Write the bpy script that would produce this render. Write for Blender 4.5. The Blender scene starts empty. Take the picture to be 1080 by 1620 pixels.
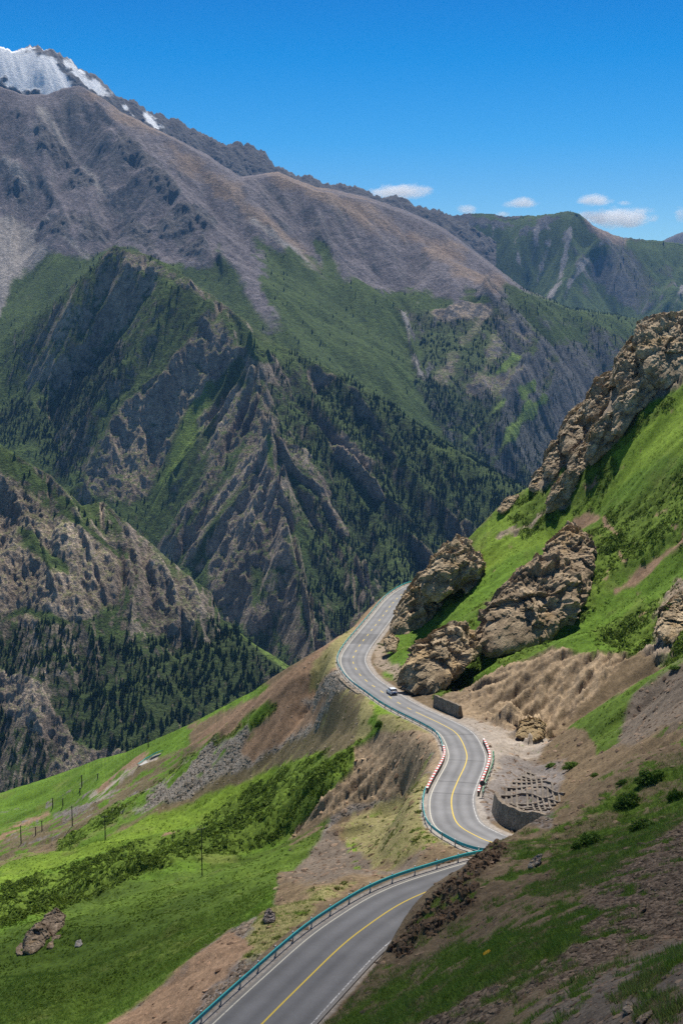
import bpy, bmesh, math
QN = 1.0
import numpy as np
from mathutils import Vector, Matrix
RNG = np.random.RandomState(7)
F = 2000.0; CX = 540.0; CY = 810.0; HY = 540.0
TH = math.atan((CY-HY)/F); CT, ST = math.cos(TH), math.sin(TH)
SC = bpy.context.scene; COL = SC.collection

# ---------------------------------------------------------------- camera maths
def P(px, py, Y):
    """point at forward distance Y seen in the photograph at (px, py)"""
    ux = (px-CX)/F; uy = -(py-CY)/F
    dy = CT+ST*uy; dz = -ST+CT*uy
    return np.array([Y*ux/dy, Y, Y*dz/dy])
def PZ(px, py, z):
    ux = (px-CX)/F; uy = -(py-CY)/F
    dy = CT+ST*uy; dz = -ST+CT*uy
    t = z/dz
    return np.array([ux*t, dy*t, z])
def proj(x, y, z):
    d = np.maximum(y*CT-z*ST, 1e-3); u = y*ST+z*CT
    return CX+F*x/d, CY-F*u/d

# ---------------------------------------------------------------- noise
def _h(ix, iy, s):
    h = (ix.astype(np.uint32)*np.uint32(374761393)) ^ (iy.astype(np.uint32)*np.uint32(668265263)) ^ np.uint32((s*2246822519) & 0xffffffff)
    h = (h ^ (h >> np.uint32(13)))*np.uint32(1274126177)
    h = h ^ (h >> np.uint32(16)); h = h*np.uint32(2246822519)
    return h ^ (h >> np.uint32(15))
def hf(ix, iy, s):
    return (_h(ix, iy, s) >> np.uint32(8)).astype(np.float32)/np.float32(1 << 24)
def noise(x, y, s=0):
    x = np.asarray(x, np.float64); y = np.asarray(y, np.float64)
    fx = np.floor(x); fy = np.floor(y); ix = fx.astype(np.int64); iy = fy.astype(np.int64)
    tx = (x-fx).astype(np.float32); ty = (y-fy).astype(np.float32)
    def g(i, j):
        a = hf(ix+i, iy+j, s)*np.float32(6.2831853)
        return np.cos(a)*(tx-i)+np.sin(a)*(ty-j)
    u = tx*tx*tx*(tx*(tx*6-15)+10); v = ty*ty*ty*(ty*(ty*6-15)+10)
    a = g(0, 0); b = g(1, 0); c = g(0, 1); d = g(1, 1)
    return ((a+(b-a)*u)+((c+(d-c)*u)-(a+(b-a)*u))*v)*1.4
def fbm(x, y, sc, o=4, s=0, gain=.5):
    r = 0; a = 1.; t = 0; f = 1./sc
    for k in range(o):
        r = r+a*noise(x*f+k*17.3, y*f-k*9.1, s+k); t += a; a *= gain; f *= 2.03
    return r/t
def ridged(x, y, sc, o=4, s=0, gain=.5):
    r = 0; a = 1.; t = 0; f = 1./sc
    for k in range(o):
        n = 1-np.abs(noise(x*f+k*7.7, y*f+k*3.1, s+k))*2; r = r+a*n; t += a; a *= gain; f *= 2.1
    return r/t
def noise3(x, y, z, s=0):
    fx = np.floor(x); fy = np.floor(y); fz = np.floor(z)
    ix, iy, iz = fx.astype(np.int64), fy.astype(np.int64), fz.astype(np.int64)
    tx, ty, tz = x-fx, y-fy, z-fz
    u = tx*tx*(3-2*tx); v = ty*ty*(3-2*ty); w = tz*tz*(3-2*tz)
    def l(k):
        a = hf(ix, iy+(iz+k)*57, s); b = hf(ix+1, iy+(iz+k)*57, s)
        c = hf(ix, iy+1+(iz+k)*57, s); d = hf(ix+1, iy+1+(iz+k)*57, s)
        return (a+(b-a)*u)+((c+(d-c)*u)-(a+(b-a)*u))*v
    a = l(0); b = l(1)
    return (a+(b-a)*w)*2-1
def fbm3(p, sc, o=4, s=0, gain=.5):
    r = 0; a = 1.; t = 0; f = 1./sc
    for k in range(o):
        r = r+a*noise3(p[:, 0]*f+k*5.2, p[:, 1]*f+k*3.7, p[:, 2]*f+k*9.9, s+k); t += a; a *= gain; f *= 2.07
    return r/t
def worley3(p, sc, s=0):
    """(F1, F2, random value of the nearest cell)"""
    q = p/sc; f = np.floor(q).astype(np.int64); fr = q-f
    d1 = np.full(len(p), 9.); d2 = np.full(len(p), 9.); cid = np.zeros(len(p))
    for i in (-1, 0, 1):
        for j in (-1, 0, 1):
            for k in (-1, 0, 1):
                a = f[:, 0]+i; b = f[:, 1]+j+(f[:, 2]+k)*131
                dx = i+hf(a, b, s)-fr[:, 0]; dy = j+hf(a, b, s+1)-fr[:, 1]; dz = k+hf(a, b, s+2)-fr[:, 2]
                d = dx*dx+dy*dy+dz*dz; c = hf(a, b, s+3)
                m = d < d1
                d2 = np.where(m, d1, np.minimum(d2, d)); cid = np.where(m, c, cid); d1 = np.where(m, d, d1)
    return np.sqrt(d1), np.sqrt(d2), cid
def facets3(p, sc, s=0):
    """(random value, tilt) of the nearest cell: every cell is a flat face leaning its own way"""
    q = p/sc; f = np.floor(q).astype(np.int64); fr = q-f
    d1 = np.full(len(p), 9.); cid = np.zeros(len(p)); tl = np.zeros(len(p))
    for i in (-1, 0, 1):
        for j in (-1, 0, 1):
            for k in (-1, 0, 1):
                a = f[:, 0]+i; b = f[:, 1]+j+(f[:, 2]+k)*131
                dx = i+hf(a, b, s)-fr[:, 0]; dy = j+hf(a, b, s+1)-fr[:, 1]; dz = k+hf(a, b, s+2)-fr[:, 2]
                d = dx*dx+dy*dy+dz*dz; m = d < d1
                t = dx*(hf(a, b, s+4)-.5)+dy*(hf(a, b, s+5)-.5)+dz*(hf(a, b, s+6)-.5)
                cid = np.where(m, hf(a, b, s+3), cid); tl = np.where(m, t*2, tl); d1 = np.where(m, d, d1)
    return cid, tl
def worley2(x, y, sc, s=0):
    qx = x/sc; qy = y/sc; fx = np.floor(qx).astype(np.int64); fy = np.floor(qy).astype(np.int64)
    d1 = np.full(x.shape, 9., np.float32); d2 = d1.copy(); cid = np.zeros(x.shape, np.float32)
    for i in (-1, 0, 1):
        for j in (-1, 0, 1):
            a = fx+i; b = fy+j
            dx = a+hf(a, b, s)-qx; dy = b+hf(a, b, s+1)-qy; d = dx*dx+dy*dy; c = hf(a, b, s+3)
            m = d < d1; d2 = np.where(m, d1, np.minimum(d2, d)); cid = np.where(m, c, cid); d1 = np.where(m, d, d1)
    return np.sqrt(d1), np.sqrt(d2), cid
def sst(a, b, x):
    t = np.clip((x-a)/(b-a), 0, 1); return t*t*(3-2*t)

# ---------------------------------------------------------------- surfaces through measured points
def tps_fit(pts, lam=1e-4):
    pts = np.array(pts, float); xy = pts[:, :2]; m = xy.mean(0); sc = xy.std()
    q = (xy-m)/sc; n = len(q)
    d2 = ((q[:, None]-q[None])**2).sum(-1); K = .5*d2*np.log(d2+1e-12)+lam*np.eye(n)
    A = np.zeros((n+3, n+3)); A[:n, :n] = K; A[:n, n] = 1; A[:n, n+1:] = q; A[n, :n] = 1; A[n+1:, :n] = q.T
    w = np.linalg.solve(A, np.r_[pts[:, 2], 0, 0, 0])
    return (q.astype(np.float32), w, m, sc)
def tps_eval(fit, x, y):
    q, w, m, sc = fit; sh = x.shape
    X = ((x.ravel()-m[0])/sc).astype(np.float32); Yv = ((y.ravel()-m[1])/sc).astype(np.float32)
    out = w[-3]+w[-2]*X.astype(float)+w[-1]*Yv.astype(float)
    for i in range(0, len(X), 40000):
        d2 = (X[i:i+40000, None]-q[None, :, 0])**2+(Yv[i:i+40000, None]-q[None, :, 1])**2
        out[i:i+40000] += (.5*d2*np.log(d2+1e-9)) @ w[:-3]
    return out.reshape(sh)
def upsample(G, k, nr, nc):
    """bilinear k-fold refinement of a coarse grid"""
    ri = np.minimum(np.arange(nr)/k, G.shape[0]-1.001); ci = np.minimum(np.arange(nc)/k, G.shape[1]-1.001)
    r0 = ri.astype(int); c0 = ci.astype(int); fr = (ri-r0)[:, None]; fc = (ci-c0)[None]
    a = G[r0][:, c0]; b = G[r0][:, c0+1]; c = G[r0+1][:, c0]; d = G[r0+1][:, c0+1]
    return (a*(1-fc)+b*fc)*(1-fr)+(c*(1-fc)+d*fc)*fr
def poly_sd(px, py, poly):
    """signed distance in photo pixels, positive inside"""
    poly = np.array(poly, float); n = len(poly); best = np.full(px.shape, 1e9); ins = np.zeros(px.shape, bool)
    for i in range(n):
        ax, ay = poly[i]; bx, by = poly[(i+1) % n]
        ex, ey = bx-ax, by-ay; wx, wy = px-ax, py-ay
        t = np.clip((wx*ex+wy*ey)/(ex*ex+ey*ey+1e-9), 0, 1)
        best = np.minimum(best, (wx-ex*t)**2+(wy-ey*t)**2)
        c = ((ay > py) != (by > py)) & (px < (bx-ax)*(py-ay)/((by-ay) if by != ay else 1e-9)+ax)
        ins ^= c
    return np.where(ins, 1, -1)*np.sqrt(best)
def line_d(px, py, line):
    best = np.full(px.shape, 1e9)
    for (ax, ay), (bx, by) in zip(line[:-1], line[1:]):
        ex, ey = bx-ax, by-ay; wx, wy = px-ax, py-ay
        t = np.clip((wx*ex+wy*ey)/(ex*ex+ey*ey+1e-9), 0, 1)
        best = np.minimum(best, (wx-ex*t)**2+(wy-ey*t)**2)
    return np.sqrt(best)

def erosion(x, y, gx, gy, sc, o=5, branch=1.2, gain=.45, s=0):
    """branching gullies that run down the slope (gx, gy)"""
    sh = x.shape; h = np.zeros(sh, np.float32); hx = np.zeros(sh, np.float32); hy = np.zeros(sh, np.float32)
    a = .5; f = 1./sc
    for k in range(o):
        px = x*f+k*13.1; py = y*f-k*7.7
        dx = gy.astype(np.float32)+hy*branch; dy = -(gx.astype(np.float32)+hx*branch)
        fx = np.floor(px).astype(np.int64); fy = np.floor(py).astype(np.int64)
        tx = (px-fx).astype(np.float32); ty = (py-fy).astype(np.float32)
        vh = np.zeros(sh, np.float32); vx = vh.copy(); vy = vh.copy(); wt = np.full(sh, 1e-4, np.float32)
        for i in (-1, 0, 1):
            for j in (-1, 0, 1):
                ox = (hf(fx+i, fy+j, s+k*3)-.5)*.9; oy = (hf(fx+i, fy+j, s+k*3+1)-.5)*.9
                qx = tx-i-.5-ox; qy = ty-j-.5-oy; w = np.exp(-(qx*qx+qy*qy)*2.2)
                mg = (qx*dx+qy*dy)*6.2831853; c = np.cos(mg); sn = -np.sin(mg)*w
                vh += c*w; vx += sn*dx; vy += sn*dy; wt += w
        h += a*vh/wt; hx += a*vx/wt; hy += a*vy/wt
        a *= gain; f *= 2.
    return h

# ---------------------------------------------------------------- meshes
def make_mesh(name, V, Fc, col=None, smooth=True, extra=None):
    V = np.ascontiguousarray(V, np.float32); Fc = np.ascontiguousarray(Fc, np.int32); k = Fc.shape[1]
    me = bpy.data.meshes.new(name)
    me.vertices.add(len(V)); me.vertices.foreach_set('co', V.ravel())
    me.loops.add(Fc.size); me.loops.foreach_set('vertex_index', Fc.ravel())
    me.polygons.add(len(Fc)); me.polygons.foreach_set('loop_start', np.arange(0, Fc.size, k, dtype=np.int32))
    me.polygons.foreach_set('loop_total', np.full(len(Fc), k, np.int32))
    me.update(calc_edges=True)
    me.polygons.foreach_set('use_smooth', np.full(len(Fc), smooth))
    if col is not None:
        at = me.color_attributes.new('col', 'FLOAT_COLOR', 'POINT')
        c = np.ones((len(V), 4), np.float32); c[:, :3] = col; at.data.foreach_set('color', c.ravel())
    if extra is not None:
        at = me.attributes.new('kindmix', 'FLOAT', 'POINT'); at.data.foreach_set('value', np.ascontiguousarray(extra, np.float32).ravel())
    me.validate()
    return me
def grid_faces(nr, nc, keep=None):
    i = np.arange(nr-1)[:, None]*nc+np.arange(nc-1)[None]
    q = np.stack([i, i+1, i+nc+1, i+nc], -1).reshape(-1, 4)
    return q
def link(name, me, mat=None, parent=None, **props):
    o = bpy.data.objects.new(name, me); COL.objects.link(o)
    if mat is not None and me is not None and not me.materials: me.materials.append(mat)
    if parent is not None: o.parent = parent
    for k, v in props.items(): o[k] = v
    return o

# ---------------------------------------------------------------- materials
def new_mat(name):
    m = bpy.data.materials.new(name); m.use_nodes = True; nt = m.node_tree; b = nt.nodes['Principled BSDF']
    return m, nt, b
def ground_mat(name, s1, s2, bump, amp=.35, b2=None, rough=.95):
    """colour attribute times two scales of noise, with bump"""
    m, nt, b = new_mat(name); N = nt.nodes.new; L = nt.links.new
    at = N('ShaderNodeAttribute'); at.attribute_name = 'col'
    tc = N('ShaderNodeTexCoord')
    n1 = N('ShaderNodeTexNoise'); n1.inputs['Scale'].default_value = 1/s1; n1.inputs['Detail'].default_value = 6; n1.inputs['Roughness'].default_value = .7
    n2 = N('ShaderNodeTexNoise'); n2.inputs['Scale'].default_value = 1/s2; n2.inputs['Detail'].default_value = 4; n2.inputs['Roughness'].default_value = .7
    L(tc.outputs['Object'], n1.inputs['Vector']); L(tc.outputs['Object'], n2.inputs['Vector'])
    mr = N('ShaderNodeMapRange'); mr.inputs['From Min'].default_value = .3; mr.inputs['From Max'].default_value = .7
    mr.inputs['To Min'].default_value = 1-amp; mr.inputs['To Max'].default_value = 1+amp
    L(n1.outputs['Fac'], mr.inputs['Value'])
    mr2 = N('ShaderNodeMapRange'); mr2.inputs['From Min'].default_value = .3; mr2.inputs['From Max'].default_value = .7
    mr2.inputs['To Min'].default_value = 1-amp; mr2.inputs['To Max'].default_value = 1+amp
    L(n2.outputs['Fac'], mr2.inputs['Value'])
    mu = N('ShaderNodeMath'); mu.operation = 'MULTIPLY'; L(mr.outputs[0], mu.inputs[0]); L(mr2.outputs[0], mu.inputs[1])
    vm = N('ShaderNodeVectorMath'); vm.operation = 'SCALE'; L(at.outputs['Color'], vm.inputs[0]); L(mu.outputs[0], vm.inputs['Scale'])
    L(vm.outputs[0], b.inputs['Base Color'])
    b.inputs['Roughness'].default_value = rough; b.inputs['Specular IOR Level'].default_value = .15
    ad = N('ShaderNodeMath'); ad.operation = 'ADD'; L(n1.outputs['Fac'], ad.inputs[0]); L(n2.outputs['Fac'], ad.inputs[1])
    bp = N('ShaderNodeBump'); bp.inputs['Strength'].default_value = .8; bp.inputs['Distance'].default_value = bump
    L(ad.outputs[0], bp.inputs['Height']); L(bp.outputs[0], b.inputs['Normal'])
    return m
def flat_mat(name, c, rough=.7, var=0., sc=1., metal=0., bump=0., c2=None, spec=.3):
    m, nt, b = new_mat(name); N = nt.nodes.new; L = nt.links.new
    b.inputs['Roughness'].default_value = rough; b.inputs['Metallic'].default_value = metal; b.inputs['Specular IOR Level'].default_value = spec
    tc = N('ShaderNodeTexCoord'); n = N('ShaderNodeTexNoise'); n.inputs['Scale'].default_value = 1/sc; n.inputs['Detail'].default_value = 6
    L(tc.outputs['Object'], n.inputs['Vector'])
    r = N('ShaderNodeValToRGB'); r.color_ramp.elements[0].position = .3; r.color_ramp.elements[1].position = .7
    a = c2 if c2 is not None else tuple(x*(1-var) for x in c)
    bb = c if c2 is not None else tuple(min(1, x*(1+var)) for x in c)
    r.color_ramp.elements[0].color = (*a, 1); r.color_ramp.elements[1].color = (*bb, 1)
    L(n.outputs['Fac'], r.inputs['Fac']); L(r.outputs['Color'], b.inputs['Base Color'])
    if bump:
        bp = N('ShaderNodeBump'); bp.inputs['Distance'].default_value = bump; bp.inputs['Strength'].default_value = .8
        L(n.outputs['Fac'], bp.inputs['Height']); L(bp.outputs[0], b.inputs['Normal'])
    return m

SUN_EL, SUN_AZ = math.radians(58), math.radians(10)      # azimuth to the right of the viewing direction
def sun_dir(): return Vector((math.sin(SUN_AZ)*math.cos(SUN_EL), math.cos(SUN_AZ)*math.cos(SUN_EL), math.sin(SUN_EL)))
# ---------------------------------------------------------------- mountains
# material: colour a, colour b, small relief (m), tree density, colour of steep outcrops
MT = {
 'scree':  ((.095,.085,.098),(.24,.212,.222),7.0,0),
 'screeb': ((.18,.13,.105),(.30,.23,.185),3,0),
 'screel': ((.27,.245,.23),(.36,.33,.31),1.5,0),
 'darkrock':((.05,.05,.06),(.15,.14,.14),26,0),
 'rock':   ((.13,.10,.08),(.50,.40,.31),14,0),
 'tan':    ((.24,.18,.12),(.60,.48,.34),14,0),
 'grass':  ((.045,.075,.020),(.085,.125,.032),1.5,.02),
 'grassd': ((.032,.058,.018),(.085,.125,.032),5,.12),
 'grassl': ((.10,.155,.03),(.16,.23,.045),1.0,.0),
 'forest': ((.018,.028,.013),(.045,.06,.025),4,1.),
 'forestt':((.03,.045,.02),(.10,.095,.06),8,.45),
 'snow':   ((.88,.89,.92),(.96,.97,.98),1.5,0),
 'crag':   ((.09,.09,.10),(.20,.19,.19),22,0),
}
LAYERS = {}
def layer(name, label_mat, ctrl, crest, y0, y1, n, ncol, u0, u1, paint, base='grass', ero=(350, 40, 5), lines=(), back=(400, 260), seed=0,
          crest_keep=.35, rough_sc=60, outcrop=(.75, 'rock'), relief=1., lam=1e-4, jag=5, green=0., gth=1., gmin=-999):
    pts = [P(*c) for c in ctrl]+[P(*c) for c in crest]
    for c in crest:
        p = P(*c); k = 1+back[0]/p[1]; pts.append((p[0]*k, p[1]+back[0], p[2]-back[1]))
    fit = tps_fit(pts, lam)
    Y = np.linspace(y0, y1, n); U = np.linspace(u0, u1, ncol)
    K = 4; Yc = Y[0]+(Y[1]-Y[0])*K*np.arange((n+K-1)//K+1); Uc = U[0]+(U[1]-U[0])*K*np.arange((ncol+K-1)//K+1)
    yy, uu = np.meshgrid(Yc, Uc, indexing='ij'); bc = tps_eval(fit, yy*uu, yy)
    y, u = np.meshgrid(Y, U, indexing='ij'); x = y*u
    h = upsample(bc, K, n, ncol)
    px, py = proj(x, y, h)
    dcr = line_d(px, py, [(c[0], c[1]) for c in crest])
    for ln, amp, w in lines:
        h = h+.62*amp/(1+(line_d(px, py, ln)/(w*1.7))**2)
    def grads(h):
        hu = np.gradient(h, U, axis=1)/y; hy = np.gradient(h, Y, axis=0); return hu, hy-u*hu
    gx, gy = grads(h)
    g = np.sqrt(gx*gx+gy*gy)+.05; gx, gy = gx/g*np.minimum(g*1.6, 1.1), gy/g*np.minimum(g*1.6, 1.1)
    keep = crest_keep+(1-crest_keep)*sst(0, 45, dcr)
    e = erosion(x, y, gx, gy, ero[0], ero[2], s=seed)
    h = h+e*ero[1]*keep
    # the ridge line stands where it was measured and the far side falls away behind it
    cp = np.array([P(*q) for q in crest]); cuu = cp[:, 0]/cp[:, 1]; qc = np.interp(U, cuu, cp[:, 2]/cp[:, 1]); Yc = np.interp(U, cuu, cp[:, 1])
    qc = qc+jag/2000*(fbm(U*F, U*0, 34, 5, seed+70, .6)+.3*ridged(U*F, U*0+5, 12, 3, seed+71))
    ic = np.clip(np.searchsorted(Y, Yc), 0, n-1); dl = qc*Yc-h[ic, np.arange(ncol)]; dl[(U < cuu.min()-.01) | (U > cuu.max()+.01)] = 0
    h = h+dl[None]*np.exp(-((y-Yc[None])/(back[0]*(.22 if green else .5)))**2)
    h = np.minimum(h, qc[None]*y-.62*np.maximum(0, y-Yc[None])-.02*np.abs(y-Yc[None]))
    dcr = np.where(y > Yc[None], 0, dcr)
    pw = lambda amp: amp*fbm(x, y, 220, 5, seed+50)
    c = np.zeros(x.shape+(3,), np.float32); rough = np.zeros(x.shape); dens = np.zeros(x.shape)
    v = np.clip(.5+.8*fbm(x, y, 90, 6, seed+9, .68)+.35*e+.3*noise(x/7., y/7., seed+4), 0, 1.25)[..., None]
    px, py = proj(x, y, h)
    nw1 = fbm(x, y, 180, 6, seed+51, .6)
    def put(mn, w):
        nonlocal c, rough, dens
        a, b, r, d = MT[mn]; w3 = w[..., None]
        c = c*(1-w3)+(np.array(a)*(1-v)+np.array(b)*v)*w3
        rough = rough*(1-w)+r*w; dens = dens*(1-w)+d*w
    put(base, np.ones(x.shape))
    for mn, poly, soft, warp in paint:
        if poly and isinstance(poly, tuple):      # a line with a width
            ln, wd = poly; sd = wd-line_d(px, py, ln)
        else: sd = poly_sd(px, py, poly)
        put(mn, sst(-soft, soft, sd+warp*(nw1*2.2+.9*(e-.1))))
    # ragged rock relief, then rock shows where it is steep
    rr = ridged(x*1.0+y*.35, y*.8-x*.2, rough_sc, 6, seed+20, .62)
    h = h+rough*relief*keep*(rr-.3)
    gx2, gy2 = grads(h); sl = np.sqrt(gx2*gx2+gy2*gy2)
    if outcrop:
        w = sst(outcrop[0], outcrop[0]+.35, sl+.35*nw1)*sst(2, 5, rough)*.85
        a, b, _, _ = MT[outcrop[1]]; c = c*(1-w[..., None])+(np.array(a)*(1-v)+np.array(b)*v)*w[..., None]
        dens = dens*(1-w*.8)
    if green:
        gw = sst(gth, gth-.45, sl+.55*nw1+.25*noise(x/25., y/25., seed+90))*sst(2, 5, rough)*green*sst(gmin, gmin+40, py); a, b, _, _ = MT['grassd']; vv = np.clip(v+.15, 0, 1.2)
        c = c*(1-gw[..., None])+(np.array(a)*(1-vv)+np.array(b)*vv)*gw[..., None]
    V = np.stack([x, y, h], -1).reshape(-1, 3)
    me = make_mesh(name, V, grid_faces(n, ncol), c.reshape(-1, 3), smooth=True)
    o = link(name, me, label_mat, kind='structure')
    LAYERS[name] = dict(x=x, y=y, h=h, dens=dens, U=U, Y=Y, dcr=dcr)
    return o

M_far = ground_mat('mountain_ground', 16, 5, 9.0, .45)
# far green mountain on the right, and the blue peaks behind it
layer('distant_peak', M_far, [(900,440,12500),(1060,440,12500),(1200,440,12500),(950,520,12000),(1100,520,12000)],
      [(880,420,14000),(960,388,14000),(990,377,14000),(1008,383,14000),(1035,388,14000),(1058,376,14000),(1078,370,14000),(1120,366,14000),(1220,372,14000)],
      11900, 14800, 70, 180, .15, .34, [], base='darkrock', ero=(700,90,4), seed=3)
layer('far_mountain', M_far,
      [(700,420,8700),(750,470,8500),(820,440,8550),(850,500,8200),(900,600,7600),(800,560,7900),(930,430,8500),(880,490,8150),(1000,440,8450),
       (1080,450,8500),(1060,480,8150),(1010,560,7700),(1000,500,8200),(1080,560,7800),(700,520,8200),(1200,450,8400),(1200,560,7800),(950,640,7300)],
      [(560,335,9000),(620,333,9000),(680,338,9000),(720,341,9000),(760,337,9000),(800,343,9000),(850,341,8950),(895,335,8900),(915,339,8850),(945,362,8850),(985,376,8850),(1030,381,8900),(1080,385,8900),(1150,380,8900),(1250,370,8900)],
      7300, 9500, 330, 640, .02, .34,
      [('darkrock',([(690,345),(800,352),(900,345)],5),6,30),('screel',([(810,365),(818,400),(830,440)],1.6),2,10),('screel',([(720,360),(712,385)],1.5),2,9),('screel',([(870,360),(866,400),(850,440),(846,480)],1.8),2,12),
       ('screeb',[(925,348),(960,360),(1000,385),(985,392),(955,382),(930,368)],4,8),
       ('forestt',[(940,400),(1000,390),(1060,430),(1040,480),(960,470),(930,440)],14,30),
       ('screel',([(905,350),(895,390),(888,430),(870,470)],2.2),2,9),('screel',([(850,360),(842,400),(835,450)],1.6),2,9),
       ('screel',([(780,360),(775,410),(790,440)],2),2,9),('screel',([(745,370),(735,355)],2),2,9),
       ('screel',([(1080,455),(1060,490),(1030,540),(1000,580)],4),3,12),('screel',([(950,385),(900,450),(885,500)],2.0),2,9)],
      base='grass', ero=(420,85,6), lines=[([(915,340),(950,385),(900,450),(880,500)],70,10),([(1080,440),(1050,500),(1000,580)],60,12)], seed=11, back=(500,350), outcrop=(.85,'crag'), rough_sc=90)
# snow mountain
M_snow = ground_mat('snow_mountain_ground', 16, 5, 6.0, .12)
layer('snow_mountain', M_snow,
      [(0,200,7300),(100,230,7300),(250,260,7300),(380,310,7400),(500,340,7500),(600,360,7500),(-80,200,7300),(700,380,7600),(60,140,7500),(0,150,7400),(120,160,7500),(300,250,7600)],
      [(-120,95,8100),(-60,85,8100),(0,76,8050),(20,80,8050),(45,75,8050),(75,80,8000),(98,91,7950),(112,96,7950),(125,115,7950),(150,119,7900),(165,138,7900),(190,160,7900),(215,167,7900),(250,182,7900),(300,205,7900),(338,221,7900),(360,232,7900),(392,232,7900),(420,242,7900),(435,268,7900),(475,281,7950),(490,285,7950),(515,292,7950),(560,300,7950),(600,312,7950),(620,316,7950),(645,320,7950),(680,334,7950),(720,350,7950)],
      7200, 8500, 300, 560, -.34, .12,
      [('snow',[(-200,60),(60,60),(130,95),(190,150),(160,152),(120,140),(80,155),(40,150),(-20,130),(-200,130)],5,9),
       ('crag',([(40,70),(75,76),(100,88),(125,108),(160,130),(185,150)],7),4,14),('crag',([(95,105),(130,135),(150,150)],3),3,16),('crag',([(0,140),(30,160),(60,170)],5),4,16),
       ('snow',([(200,170),(225,200),(260,225)],4),2,12),('snow',([(232,180),(250,205)],3),2,10)],
      base='darkrock', ero=(260,38,6), lines=[([(338,221),(400,232),(430,250)],25,6)], seed=21, back=(400,300), outcrop=(1.25,'crag'), rough_sc=60, relief=1.3, crest_keep=.5, jag=14)
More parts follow.
